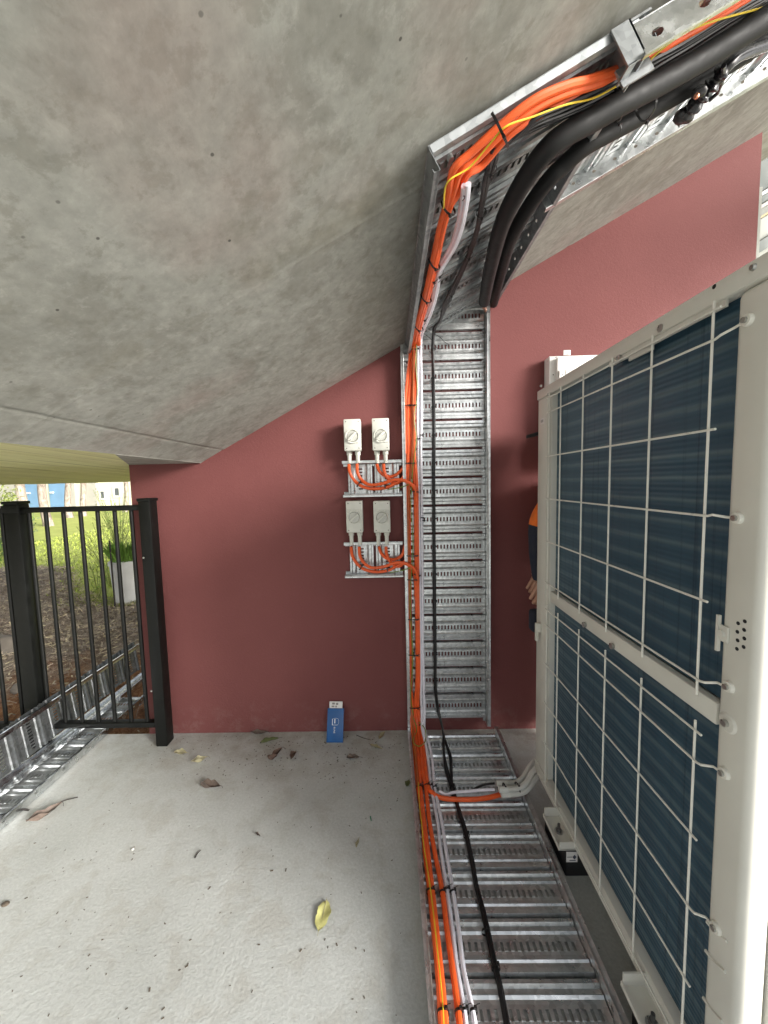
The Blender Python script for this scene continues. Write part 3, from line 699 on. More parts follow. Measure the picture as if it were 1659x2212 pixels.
# isolator cable loops
def loop(name,dx,dy,label):
    r=empty(name,onY(*c3(400+dx,800+dy),W-.02),label,'cable loop')
    A=[(196,600),(205,680),(255,765),(330,818),(440,838),(560,822),(625,790),(700,758),(765,790),(812,850),(822,960)]
    B=[(272,600),(280,690),(325,762),(400,800),(520,785),(600,757),(690,752),(775,785),(828,850),(838,980)]
    C=[(458,600),(485,670),(545,716),(620,716),(680,672),(722,610),(735,500)]
    Dd=[(524,600),(532,680),(575,752),(650,785),(725,700),(745,600),(752,500)]
    for i,q in enumerate((A,B,C,Dd)):
        if dy>0:
            if i==0: q=q[:-2]+[(800,850),(812,930),(818,1100)]
            if i==2: q=q[:-2]+[(722,560),(735,400)]
        pts=[]
        for j,(x,y) in enumerate(q):
            h=.004+.010*(i%2)+(.016 if 3<=j<=8 and i<2 else .0)
            if j==0: h=.016
            px,py=c3(x+dx*(1 if j<5 else .5),y+dy); pts.append(onY(px,py,W-.030-h))
        cable(pts,.0078,'orange_sheath' if i!=3 else 'orange_sheath',r)
    for (x,y,t) in ((292,790,(1,0,-.7)),(535,800,(1,0,.1)),(820,862,(0.2,0,1))):
        tie(onY(*c3(x+dx,y+dy),W-.045),t,.0175,.016,r,depth=(0,-1,0),tail=False)
    pts=[onY(*c3(x+dx,y+dy),W-.06) for x,y in ((560,845),(650,830),(740,805),(790,770))]
    cable(pts,.002,'earth_green',r,name='earth_wire',n=6)
loop('isolator_cables',0,0,'orange cables curling from the upper isolator pair into the main bundle')
loop('isolator_cables',22,782,'orange cables curling from the lower isolator pair into the main bundle')
# white cables
wc_=empty('white_cable_pair',(.16,W-.03,.05),'white data cables running beside the orange bundle to the floor','cable bundle')
wp=[[((1012,398),'s',.02),((1008,440),'s',.012),((998,490),'s',.008),((984,530),'s',.006),((965,563),'s',.004),((950,590),'s',.004),((946,620),'s',.002),((938,655),'s',.002),((925,690),'s',0),((911,725),'w',.03),((909,760),'w',.022),((910,830),'w',.012),((911,900),'w',.01),((909,960),'w',.01),((911,1050),'w',.01),((912,1150),'w',.01),((913,1250),'w',.01),((914,1400),'w',.01),((916,1500),'w',.01),((917,1540),'w',.015),((917,1575),'f',.045),((928,1610),'f',.02),((935,1650),'f',.008),((939,1700),'f',.006),(c4(370,900),'f',.006),(c4(400,1100),'f',.006),(c4(443,1350),'f',.006),(c4(480,1600),'f',.006),(c4(510,1850),'f',.006),(c4(574,2150),'f',.006),(c4(590,2300),'f',.006)],
 [((1002,402),'s',.016),((997,440),'s',.008),((990,480),'s',.004),((977,525),'s',.002),((955,565),'s',0),((940,600),'s',0),((935,640),'s',0),((925,668),'s',0),((914,695),'s',0),((905,730),'w',.03),((903,770),'w',.02),((903,830),'w',.01),((902,900),'w',.008),((903,960),'w',.006),((904,1050),'w',.006),((906,1150),'w',.008),((907,1250),'w',.008),((909,1400),'w',.008),((910,1500),'w',.008),((911,1540),'w',.014),((912,1575),'f',.045),((920,1610),'f',.016),((926,1650),'f',.004),((931,1700),'f',.002),(c4(343,900),'f',.004),(c4(366,1100),'f',.004),(c4(405,1350),'f',.004),(c4(440,1600),'f',.004),(c4(470,1850),'f',.004),(c4(520,2150),'f',.004),(c4(532,2300),'f',.004)]]
for q in wp: cable(mixpath(q),.0062,'white_sheath',wc_)
q=[((a[0]-3.0,a[1]),k,h-.006 if k!='s' else h+.004) for a,k,h in wp[0][:14]]
cable(mixpath(q),.005,'white_sheath',wc_)
cable(mixpath([(c4(355,715),'f',.012),(c4(400,735),'f',.008),(c4(450,722),'f',.01),(c4(550,714),'f',.015),(c4(650,706),'f',.03),(c4(712,704),'f',.036)]),.0056,'white_sheath',wc_)
for (x,y) in ((911,940),(904,948),(912,1118),(915,1124)):
    tie(P3(x,y,'w',.009),(0,0,1),.0078,.0078,wc_)
for (x,y) in ((931,1699),(939.5,1702),c4(409,1352),c4(447,1364),c4(522,2130),c4(576,2132)):
    tie(P3(x,y,'f',.005),(0,1,0),.0078,.0078,wc_,depth=(0,0,1))
for (x,y) in ((1003,405),(950,590),(938,602),(918,686)): tie(P3(x,y,'s',.004),(.1,1,0),.012,.009,wc_,depth=-SN)
# black cable bundle
bb=empty('black_cable_bundle',(.2,W-.03,.05),'thin black cables bundled down the middle of the tall tray','cable bundle')
bk=[(cB(1650,-20),'s',.012),(cB(1300,180),'s',.012),(cB(900,430),'s',.012),(cB(600,600),'s',.014),(cB(300,790),'s',.014),(cB(0,950),'s',.012),(cA(1400,1060),'s',.01),(cA(1150,1160),'s',.01),(cA(900,1320),'s',.006),(cA(740,1420),'s',.004),((1068,345),'s',.002),((1054,385),'s',0),((1043,440),'s',0),((1030,500),'s',0),((1008,560),'s',0),((985,610),'s',0),((966,650),'s',0),((952,690),'s',0),((938,712),'w',.02),((935,760),'w',.008),((936,830),'w',.002),((937,940),'w',0),((937,1060),'w',0),((938,1180),'w',0),((939,1300),'w',0),((940,1400),'w',0),((941,1490),'w',0),((947,1535),'w',.005),((957,1580),'f',.03)]
fl=[[c4(385,420),c4(390,500),c4(410,600),c4(440,690)],[c4(405,420),c4(428,500),c4(432,600),c4(442,690)],[c4(378,420),c4(383,500),c4(402,600),c4(436,690)]]
fl2=[c4(470,800),c4(520,960),c4(560,1130),c4(592,1310),c4(640,1500),c4(692,1750),c4(742,1960),c4(785,2180),c4(800,2330)]
for i in range(5):
    pts=[]; a=i*2*math.pi/5; o=.0042
    for j,((x,y),k,h) in enumerate(bk):
        s=2.6 if j<9 else (1 if j>11 else 1.5); tw=a+j*.9
        p_=P3(x+ (i-2)*(4.5 if j<8 else (1.8 if j<17 else 0)),y+(i-2)*(4.5 if j<8 else 0),k,h)
        if k=='s': p_+=SU*math.cos(tw)*o+Vector((0,math.sin(tw)*o,0))
        elif k=='w': p_+=Vector((math.cos(tw)*o,math.sin(tw)*o,0))
        pts.append(p_)
    for q in fl[i%3]+fl2:
        pts.append(P3(*q,'f',-.006+ (.004 if i%2 else 0))+Vector((math.cos(a+len(pts))*o,0,math.sin(a+len(pts))*o*.6)))
    cable(pts,.0040 if i else .0052,'black_sheath',bb,n=7,sub=5)
for y in (755,817,879,940,1000,1059,1120,1180,1240,1298,1355,1411,1467):
    x=936+(y-755)/715*5; tie(P3(x,y,'w',.0),(0,0,1),.0105,.0105,bb,tail=False)
for q in (c4(340,160),c4(441,690),c4(530,1000),c4(655,1620),c4(718,1850)):
    tie(P3(*q,'f',-.004),(0,1,0),.0105,.010,bb,depth=(0,0,1),tail=False)
for (x,y) in ((1060,365),(1040,460),(1013,550),(975,632)): tie(P3(x,y,'s',0),(.2,1,.1),.012,.011,bb,depth=-SN)
w_=[P3(938,722,'w',.02),P3(950,728,'w',.05),P3(962,740,'w',.06),P3(975,744,'w',.05),P3(985,741,'w',.04)]
cable(w_,.0012,'tie_black',bb,name='loose_tail',n=5)
w_=[P3(908,716,'w',.04),P3(920,724,'w',.06),P3(930,732,'w',.05),P3(945,752,'w',.03),P3(958,752,'w',.03)]
cable(w_,.0012,'tie_black',bb,name='loose_tail',n=5)
# insulated pipes
ip=empty('insulated_pipe',P3(1050,650,'s',.03),'thick black foam insulated pipe nearer the tray centre, ending at the wall','pipe')
def pth(l,h): return [P3(x,y,'s',h if not isinstance(h,list) else h[i]) for i,(x,y) in enumerate(l)]
a1=pth([(1046,652),(1053,610),(1062,568),(1080.8,495),(1108,432.5),(1145.4,370),(1187,318),(1235,283),(1285,256),(1347.6,220),(1439,172),(1531,119),(1659,39),(1760,-25)],[.03,.03,.03,.03,.03,.032,.034,.036,.038,.04,.04,.04,.04,.04])
cable(a1,.0235,'foam_black',ip,name='foam_sleeve',n=18)
b=MB(); b.tube([P3(1046,655,'s',.03),P3(1046,664,'s',.03)],.0085,12); b.tube([P3(1048,664,'s',.03),P3(1049,672,'s',.034),P3(1052,676,'s',.035)],.006,10); b.build('copper_tube','copper',ip,smooth=True)
ip2=empty('insulated_pipe',P3(1067,647,'s',.02),'thick black foam insulated pipe against the outer rail, beside its twin','pipe')
a2=pth([(1066,655),(1074,620),(1085,578),(1103.7,516),(1143,446),(1187,386.7),(1215,360),(1262,318),(1310,290),(1370,258),(1460,206),(1560,148),(1659,85),(1760,25)],.016)
cable(a2,.021,'foam_black',ip2,name='foam_sleeve',n=18)
b=MB(); b.tube([P3(1064,655,'s',.016),P3(1061,668,'s',.016),P3(1055,680,'s',.02)],.006,10); b.build('copper_tube','copper',ip2,smooth=True)
for (q,t) in (((1330,228),(SU*.9+Vector((0,-.3,0)))),((1395,225),(SU+Vector((0,.0,0))))):
    tie(P3(*q,'s',.035),t,.027,.027,ip,depth=-SN)
# taped hose end
th=empty('taped_hose',P3(*cB(860,1090),'s',.05),'glossy black taped hose end drooping over the sloping tray rail','hose')
pts=pth([cB(1659,420),cB(1400,520),cB(1260,640),cB(1130,800),cB(1020,930),cB(930,1040),cB(860,1100),cB(800,1130)],[.03,.04,.05,.055,.06,.06,.055,.05])
b=MB(); sp=spline(pts,10)
b.tube(sp,lambda t:(.011+.006*abs(math.sin(t*26))+.004*math.sin(t*61)) if t>.3 else .013,12); 
for (x,y,r) in ((1010,870,.015),(860,1090,.020),(930,1050,.013),(1190,760,.012),(905,1120,.012)): b.ball(P3(*cB(x,y),'s',.055),r,10,(1.2,1,.8))
b.build('taped_hose_body','black_tape',th,smooth=True)
b=MB(); b.tube(pth([cB(1240,620),cB(1240,740),cB(1180,880),cB(1100,950)],.06),.005,8); b.build('tape_tail','black_tape',th,smooth=True)
b=MB(); b.ball(P3(*cB(985,905),'s',.072),.006,8); b.build('copper_tip','copper',th,smooth=True)
# conduits to the outdoor unit
cg=empty('conduit_bundle',onZ(1125,1690,.04),'three pale grey corrugated conduits tied together beside the outdoor unit','conduit')
for i,q in enumerate(([(1180,1618),(1165,1634),(1146,1654),(1130,1680),(1112,1692),(1094,1692),(1073,1692)],[(1184,1630),(1168,1648),(1150,1668),(1134,1694),(1115,1704),(1095,1705),(1078,1706)],[(1188,1650),(1172,1666),(1154,1686),(1138,1706),(1120,1714),(1100,1716),(1083,1717)])):
    pts=[onZ(x,y,.075+(.016 if i==1 else 0)) for x,y in q]; pts[0].z=.12;
    sp=spline(pts,40); L=len(sp); b=MB(); b.tube(sp,lambda t:.0098+.001*math.sin(t*L*1.6) if t<.82 else .0115,12); b.build('conduit','conduit_grey',cg,smooth=True)
for q,t in (((1090,1705),(1,0,0)),((1118,1703),(1,.1,0)),((1172,1640),(.6,1,0))):
    tie(onZ(*q,.08),t,.022,.017,cg,depth=(0,0,1))
pts=[P3(*c4(x,y),'f',h) for x,y,h in ((570,708,.01),(600,690,.02),(650,672,.035),(712,664,.045))]; cable(pts,.0042,'black_sheath',cg,name='lead',n=7)
# ================================================================== OUTDOOR UNIT
PV=Vector((.58,1.0,.85)); AX=.58
def uz(px,py,X=AX):   # local (unit) coordinates of a point seen on its face
    p=onX(px,py,X); return p.y-(p.z-.85)*.03, p.z+(p.y-1)*.03
ac=empty('outdoor_unit',PV,'tall beige air conditioning outdoor unit with dark blue coil behind wire guards','air conditioner')
Y0,Y1=.585,1.48; Z0,Z1=.116,1.633; YI0,YI1=.655,1.36
def pb(name,boxes,m,bevel=0,parent=ac,label=None,**k):
    b=MB()
    for a_,c_ in boxes: b.box(a_,c_)
    return b.build(name,m,parent,bevel=bevel,label=label,**k)
pb('near_post',[((AX,Y0,Z0+.03),(AX+.05,YI0,1.597))],'beige_paint',bevel=.014,seg=4)
pb('far_post',[((AX,YI1,Z0+.03),(AX+.04,Y1,1.597))],'beige_paint',bevel=.003)
pb('top_cap',[((AX-.004,Y0-.004,1.598),(AX+.78,Y1+.004,Z1))],'beige_paint',bevel=.004)
pb('middle_bar',[((AX+.002,YI0+.001,.846),(AX+.02,YI1-.001,.887))],'beige_paint',bevel=.002)
pb('base_rail',[((AX-.003,Y0,Z0-.012),(AX+.03,Y1,Z0+.029)),((AX-.006,Y0+.05,Z0-.015),(AX,Y1-.02,Z0-.004))],'beige_paint',bevel=.002)
pb('front_panel',[((AX+.052,Y0-.002,Z0+.03),(AX+.775,Y0+.02,1.597))],'beige_paint',bevel=.004)
pb('back_panel',[((AX+.042,Y1-.02,Z0+.03),(AX+.775,Y1,1.597))],'beige_paint',bevel=.003)
pb('side_panel',[((AX+.76,Y0+.022,Z0+.03),(AX+.775,Y1-.022,1.597))],'beige_paint')
pb('base_pan',[((AX+.035,Y0+.01,Z0-.01),(AX+.77,Y1-.01,Z0+.02))],'beige_paint')
pb('coil',[((AX+.021,YI0-.01,.888),(AX+.06,YI1+.02,1.597))],'coil_fins'); pb('coil',[((AX+.021,YI0-.01,Z0+.03),(AX+.06,YI1+.02,.845))],'coil_fins')
pb('cap_return',[((AX+.001,YI0+.02,1.585),(AX+.006,YI0+.36,1.5975)),((AX+.001,YI0+.20,1.575),(AX+.006,YI0+.28,1.586))],'beige_paint')
# far post fluting and clips
pb('post_rib',[((AX-.003,YI1+.004,Z0+.04),(AX-.0005,YI1+.009,1.59)),((AX-.003,YI1+.03,Z0+.7),(AX-.0005,YI1+.034,1.59))],'beige_paint')
pb('cable_clip',[((AX-.02,YI1+.07,.70),(AX-.0005,YI1+.085,.735)),((AX-.02,YI1+.07,.665),(AX-.012,YI1+.085,.70))],'beige_paint',bevel=.001)
p0=uz(1167,920); pb('rating_sticker',[((AX-.0008,p0[0]-.018,p0[1]-.010),(AX-.0002,p0[0]+.018,p0[1]+.012))],'white_card')
b=MB()
for k in range(3): b.box((AX-.0014,p0[0]-.010+k*.008,p0[1]-.004),(AX-.0010,p0[0]-.006+k*.008,p0[1]+.006))
b.build('sticker_print','ink_grey',ac)
# wire guards
YV=[.683,.835,.979,1.12,1.263,1.352]; rw_=.0023; XG=AX-.012
def guard(zh,hook,zt,zb,label):
    gd=MB(); g_=empty('wire_guard',Vector((XG,1.0,(zt+zb)/2))-PV,label); g_.parent=ac; g_['label']=label
    for i,y in enumerate(YV):
        b=MB(); b.tube([(XG,y,zb+(0 if i<5 else .01)),(XG,y,zt)],rw_,7); b.build('upright_wire','wire_coat',g_,smooth=True)
    for z,hk in zip(zh,hook):
        pts=[(XG-.004,1.362,z),(XG-.004,.70,z)]
        if hk: pts=[Vector((XG-.004,1.362,z)),Vector((XG-.004,.672,z)),Vector((XG-.004,.662,z+.003)),Vector((AX-.004,.650,z+hk*.010)),Vector((AX-.004,.636,z+hk*.012))]
        else: pts=[(XG-.004,1.362,z),(XG-.004,.664,z)]
        b=MB(); b.tube(pts,rw_,7); b.build('cross_wire','wire_coat',g_,smooth=True)
        if hk:
            b=MB(); b.cyl((AX+.001,.630,z+hk*.014),(-1,0,0),.007,.0105,16,.009); b.build('hook_washer','wire_coat',g_,smooth=True)
            b=MB(); b.cyl((AX-.006,.630,z+hk*.014),(-1,0,0),.004,.005,8); b.build('screw','screw_metal',g_)
    return g_
def znear(x,y): return uz(x,y,XG)[1]
zu=[znear(1531,667),znear(1530,730),znear(1527,919),znear(1522,1102),znear(1517,1283),znear(1512,1457)]
guard(zu,[0,1,0,.01,0,.9],znear(1532,645),znear(1510,1493),'upper wire guard over the coil')
zl_=[znear(1508,1568),znear(1506,1633),znear(1502,1796),znear(1497,1955),znear(1494,2120)]
guard(zl_+[zl_[-1]-.16],[0,.9,0,.9,0,0],znear(1508,1549),.09+.03,'lower wire guard over the coil')
for (y,z,s) in ((.979,1.585,1),(1.12,.865,-1),(.979,.862,-1),(.835,1.60,1)):
    b=MB(); b.cyl((AX+.0,y-.012,z+.008*s),(-1,0,0),.006,.008,12); b.build('guard_screw','screw_metal',ac)
# screws, holes, brackets on the posts and cap
for (px,py) in ((1604,580),(1182,862),(1166,845)):
    y,z=uz(px,py); b=MB(); b.cyl((AX-.003,y,z),(-1,0,0),.005,.006,12,.004); b.build('cap_screw','screw_metal',ac,smooth=True)
for (px,py) in ((1524,623),):
    y,z=uz(px,py); b=MB(); b.cyl((AX-.0035,y,z),(-1,0,0),.001,.004,10); b.build('cap_hole','dark_void',ac)
for i in range(4):
    for j in range(2):
        y,z=uz(1587+j*14+ (1 if i%2 else 0),1385-i*18.5-j*5); b=MB(); b.cyl((AX+.0006,y,z),(-1,0,0),.0012,.0032,10); b.build('vent_hole','dark_void',ac)
y,z=uz(1557,1352); b=MB(); b.box((AX-.004,y-.012,z-.014),(AX-.0005,y+.008,z+.014)); b.box((AX-.006,y+.004,z-.035),(AX-.0005,y+.009,z+.03)); b.cyl((AX-.004,y-.002,z),(-1,0,0),.004,.006,10); b.build('guard_bracket','beige_paint',ac)
y,z=uz(1572,1548); b=MB(); b.cyl((AX+.001,y,z),(-1,0,0),.004,.019,20,.014); b.build('dimple','beige_paint',ac,smooth=True); b=MB(); b.cyl((AX-.003,y,z),(-1,0,0),.006,.006,12); b.build('dimple_screw','screw_metal',ac)
for k,(dz) in enumerate((.46,.40,.30,.24)):
    b=MB()
    pts=[Vector((AX-.0005,YI0-.004,dz)),Vector((AX-.0005,YI0-.025,dz+.004)),Vector((AX-.0005,YI0-.045,dz+.014))]; b.tube(spline(pts,6),.003,6)
    b.build('pressed_louvre','beige_paint',ac,smooth=True)
# feet
for (yy,zz,nm) in ((1.19,.1,'far'),(.735,.1,'near')):
    b=MB(); hw=.062 if nm=='far' else .068
    yy2=yy-.0; b.box((AX-.058,yy2-hw,Z0-.016),(AX+.01,yy2+hw,Z0-.012)); b.box((AX-.060,yy2-hw,Z0-.016),(AX-.056,yy2+hw,Z0-.004)); b.box((AX-.056,yy2+hw-.004,Z0-.014),(AX,yy2+hw,Z0+.02)); b.box((AX-.056,yy2-hw,Z0-.014),(AX,yy2-hw+.004,Z0+.012))
    f=b.build('foot','beige_paint',ac)
    b=MB(); b.cyl((AX-.032,yy2,Z0-.012),(0,0,1),.002,.014,16); b.build('washer','screw_metal',f if False else ac); b=MB(); b.cyl((AX-.032,yy2,Z0-.010),(0,0,1),.010,.008,6); b.cyl((AX-.032,yy2,Z0),(0,0,1),.016,.0045,10); b.build('bolt','dark_metal',ac)
# rubber blocks
def block(y0,y1,label,sticker):
    r=empty('rubber_block',(.7,(y0+y1)/2,0),label,'rubber block','rubber blocks under the outdoor unit')
    b=MB(); b.box((AX-.034,y0,.001),(AX+.5,y1,.092)); b.build('block_body','rubber',r,bevel=.003)
    if sticker:
        b=MB(); b.box((AX-.032,y0-.0006,.052),(AX+.004,y0-.0001,.088)); b.build('sticker','white_card',r)
        b=MB(); cx,cz=AX-.006,.070; b.add([(cx-.0065,y0-.001,cz),(cx,y0-.001,cz-.0085),(cx+.0065,y0-.001,cz),(cx,y0-.001,cz+.0085)],[(0,1,2,3)]); b.box((AX-.030,y0-.001,.069),(AX-.014,y0-.0008,.071)); b.box((AX-.022,y0-.001,.057),(AX-.002,y0-.0008,.060)); b.build('sticker_print','ink',r)
block(1.135,1.30,'black rubber block with white sticker under the far foot of the unit',1)
block(.62,.80,'black rubber block under the near foot of the unit, at the bottom edge',0)
# ================================================================== WHITE WALL BOX
wb=empty('white_wall_box',(1.0,W,1.55),'white metal enclosure on the red wall half hidden by the outdoor unit','enclosure')
A=onY(1189,768,W-.07); B=onY(1292,768,W-.07); x0,x1,zt=A.x,A.x+.36,A.z
pb('box_body',[((x0,W-.06,zt-.5),(x1,W-.002,zt))],'white_box_paint',.002,wb)
pb('cover_plate',[((x0+.026,W-.085,zt-.30),(x0+.20,W-.061,zt-.012)),((x0+.21,W-.075,zt-.30),(x1-.01,W-.061,zt-.012))],'white_box_paint',.004,wb)
pb('inner_cover',[((x0+.030,W-.098,zt-.30),(x0+.055,W-.086,zt-.075)),((x0+.062,W-.094,zt-.30),(x0+.19,W-.086,zt-.070))],'white_box_paint',.002,wb)
pb('hanging_tab',[((x0+.062,W-.066,zt+.0005),(x0+.095,W-.062,zt+.024))],'white_box_paint',.0015,wb)
for (dx,dz) in ((.03,-.006),(.15,-.006),(.018,-.085),(.045,-.095),(.079,.006)):
    b=MB(); b.cyl((x0+dx,W-.0995 if dx==.045 else (W-.0665 if dz==.006 else W-.061),zt+dz),(0,-1,0),.0012,.0028,8); b.build('screw','dark_metal',wb)
# ================================================================== FENCE
FY=1.80
fn=empty('black_fence',(-1.7,FY,0),'black steel picket fence panel closing the gap left of the wall','fence')
zt=1.205; zb=.105; rx0=onY(5,1098,FY).x-.9; rx1=onY(303,1098,FY).x
xp1=onY(20,1098,FY).x
def railb(x0,x1,zc,n): 
    b=MB(); b.box((x0,FY-.019,zc-.0125),(x1,FY+.019,zc+.0125)); b.build(n,'fence_black',fn,bevel=.003)
xpR=onY(316,1090,FY-.01).x; xpL=onY(30,1090,FY-.01).x
railb(xpL+.03,xpR-.02,zt,'top_rail'); railb(xpL+.03,xpR-.02,zb,'bottom_rail'); railb(xpL-1.2,xpL-.03,zt,'top_rail'); railb(xpL-1.2,xpL-.03,zb,'bottom_rail')
for px in (62,98,136,173,210,247,283):
    x=onY(px,1100,FY).x; b=MB(); b.cyl((x,FY,zb+.01),(0,0,1),zt-zb-.02,.0093,12); b.build('picket','fence_black',fn,smooth=True)
for k in range(12):
    x=xpL-.075-.09*k; b=MB(); b.cyl((x,FY,zb+.01),(0,0,1),zt-zb-.02,.0093,12); b.build('picket','fence_black',fn,smooth=True)
for x,z0,hw,cap in ((xpR,0.0,.028,0),(xpL,-.05,.036,1)):
    b=MB(); b.box((x-hw,FY-.03,z0),(x+hw,FY+.03,1.235)); o=b.build('post','fence_black',fn,bevel=.003)
    b=MB(); b.box((x-hw-.004,FY-.034,1.2352),(x+hw+.004,FY+.034,1.25)); 
    if cap: b.box((x-hw-.006,FY-.037,1.195),(x+hw+.010,FY-.0305,1.23)); b.box((x+hw,FY-.02,1.19),(x+hw+.03,FY+.02,1.195))
    b.build('post_cap','fence_black',fn,bevel=.003)
for (px,py) in ((310,1205),(327,1493)):
    p=onY(px,py,FY-.031); b=MB(); b.cyl((p.x,FY-.030,p.z),(0,-1,0),.002,.0045,10); b.build('post_screw','screw_metal',fn)
# ================================================================== PACKET
pk=empty('blue_packet',(-.305,1.78,0),'blue card packet with white emblem leaning on the wall','packet')
A=Vector((-.305,1.783,0)); tilt=math.atan2(.083,.172)
M=Matrix.Translation(A)@Matrix.Rotation(R_(-2),4,'Z')@Matrix.Rotation(-tilt*.9,4,'X')
b=MB(); b.box((-.042,0,0),(.042,.012,.155),M); b.build('sleeve','blue_card',pk,bevel=.001)
b=MB(); b.box((-.034,.003,.150),(.033,.009,.186),M); b.build('inner_card','white_card',pk)
b=MB(); b.box((-.022,.002,.160),(-.008,.0029,.167),M); b.box((-.003,.002,.159),(.005,.0029,.167),M); b.box((-.02,.0024,.172),(-.006,.0029,.181),M); b.box((.0,.0024,.170),(.012,.0029,.180),M); b.build('card_print','ink_grey',pk)
b=MB()
b.box((-.016,-.0008,.079),(-.013,-.0002,.106),M); b.box((-.0045,-.0008,.086),(.0,-.0002,.106),M); b.box((-.016,-.0008,.078),(.012,-.0002,.0795),M)
pts=[M@Vector(v) for v in ((.012,-.0006,.079),(.0165,-.0006,.085),(.0175,-.0006,.095),(.015,-.0006,.105),(.008,-.0006,.109),(-.004,-.0006,.109),(-.0145,-.0006,.106))]; b.tube(spline(pts,4),.0005,4)
b.build('emblem','white_ink',pk)
def text_mesh(s,size,M,m,parent,name='lettering'):
    cu=bpy.data.curves.new(name,'FONT'); cu.body=s; cu.size=size; cu.align_x='CENTER'; cu.align_y='CENTER'; cu.extrude=.0001
    t=bpy.data.objects.new(name,cu); COL.objects.link(t); dg=bpy.context.evaluated_depsgraph_get(); me=bpy.data.meshes.new_from_object(t.evaluated_get(dg))
    bpy.data.objects.remove(t); me.materials.clear(); me.materials.append(MT[m]); o=bpy.data.objects.new(name,me); COL.objects.link(o); o.parent=parent
    o.matrix_basis=Matrix.Translation(-origin_of(parent))@M; return o
text_mesh('BLINE',.0115,M@Matrix.Translation((-.0035,-.0007,.056))@Matrix.Rotation(R_(90),4,'X')@Matrix.Rotation(R_(-90),4,'Z'),'white_ink',pk)
# ================================================================== LEAVES AND LITTER
def leaf(px,py,L,wd,ang,m,label,curl=.25,fold=.3,stem=.3,group=None,twist=0,seed=0,notch=0):
    if py<1720: L*=1.22; wd*=1.25
    curl*=.8
    p=onZ(px,py,0); rnd=random.Random(seed); N=14; K=4; b=MB(); a=R_(ang)
    def P(u,v):   # u along 0..1, v across -1..1
        half=wd/2*math.sin(math.pi*min(1,max(0,u))**.85)**.8*(1+.10*math.sin(u*17+seed)); 
        if notch and .3<u<.55 and v<0: half*=.75
        x=(u-.5)*L; y=v*half; z=abs(v)*half*fold*2+ (u-.5)**2*L*curl*2+.0015*math.sin(u*9+v*3+seed)*(1+curl*3); tw=twist*(u-.5); 
        y2=y*math.cos(tw)-z*math.sin(tw); z2=y*math.sin(tw)+z*math.cos(tw)
        return Vector((x*math.cos(a)-y2*math.sin(a),x*math.sin(a)+y2*math.cos(a),z2))
    g_=[[P(i/N,-1+2*j/K) for j in range(K+1)] for i in range(N+1)]
    mz=min(v.z for r in g_ for v in r)
    vs=[v-Vector((0,0,mz-.0015))+Vector((p.x,p.y,0)) for r in g_ for v in r]
    fs=[(i*(K+1)+j,i*(K+1)+j+1,(i+1)*(K+1)+j+1,(i+1)*(K+1)+j) for i in range(N) for j in range(K)]
    r=empty('fallen_leaf',(p.x,p.y,.001),label,'leaf',group)
    b.add(vs,fs); b.build('blade',m,r,smooth=True,angle=70)
    b=MB(); sp=[P(0,0)-Vector((0,0,mz-.003))+Vector((p.x,p.y,0)),P(.5,0)-Vector((0,0,mz-.002))+Vector((p.x,p.y,0)),P(1,0)-Vector((0,0,mz-.003))+Vector((p.x,p.y,0))]
    d=(sp[2]-sp[0]).normalized(); end=sp[2]+d*L*stem; end.z=.003
    b.tube(spline(sp+[end],5),lambda t:.0012-.0006*t,5); b.build('stalk','leaf_tan' if m in('leaf_yellow','leaf_tan') else 'twig',r)
    return r
def q(x,y): return (x/1.508/1.1573,(y/1.508+1780)/1.1573)
leaf(697,1980,.083,.046,-97,'leaf_yellow','large pale yellow leaf lying alone on the near floor',.05,.10,.12,seed=1,notch=1)
leaf(97,1765,.105,.034,62,'leaf_pink','big curled brown leaf at the far left of the floor',.55,.7,.05,seed=2,twist=.8)
leaf(455,1702,.075,.03,8,'leaf_pink','crumpled brown leaf in the middle of the floor before the other leaves',.5,.7,.1,seed=3,twist=1.5)
leaf(595,1637,.062,.024,80,'leaf_brown','upright curled brown leaf near the wall, left of the dark triangular leaf',.9,.9,.3,seed=4,twist=1.2)
leaf(634,1636,.040,.022,75,'leaf_brown','small dark triangular brown leaf near the wall',.4,.8,.1,seed=5)
leaf(390,1630,.055,.024,-5,'leaf_tan','pale olive leaf nearest the fence side of the wall foot',.3,.5,.2,seed=6)
leaf(431,1647,.055,.018,28,'leaf_tan','narrow folded olive leaf just right of the pale olive one',.5,.9,.2,seed=7)
leaf(560,1586,.075,.018,2,'leaf_pink','long pinkish brown leaf lying against the foot of the wall',.3,.6,.1,seed=8)
leaf(582,1602,.075,.010,22,'leaf_olive','thin dark olive rolled leaf pointing at the wall foot',.1,1.5,.2,seed=9)
leaf(762,1639,.048,.022,0,'leaf_pink','brown leaf in front of the blue packet, to its right',.25,.5,.35,seed=10)
leaf(825,1592,.050,.018,62,'leaf_tan','pale upright leaf close to the wall beside the tray',.3,.5,.1,seed=11)
leaf(812,1615,.055,.014,-28,'leaf_tan','thin split olive leaf between packet and tray',.1,.4,.4,seed=12)
leaf(881,1695,.030,.018,70,'leaf_olive','small dark green leaf touching the left tray rail',.3,.3,.1,seed=13)
leaf(772,1824,.032,.011,78,'leaf_tan','small pale leaf right of centre on the near floor',.2,.4,.3,seed=14)
leaf(557,1805,.022,.008,-30,'leaf_pink','tiny pink brown leaf scrap in the middle of the floor',.3,.5,0,seed=15)
def twig(pts,r,m,label,cat='twig'):
    b=MB(); b.tube(spline([onZ(x,y,r+.0005) for x,y in pts],6),lambda t:r*(1-.4*t),7); return tag(b.build('twig' if cat=='twig' else cat,m,smooth=True),label,cat)
twig([(116,1748),(135,1731),(168,1722)],.003,'twig','curved dark twig touching the big curled leaf at left')
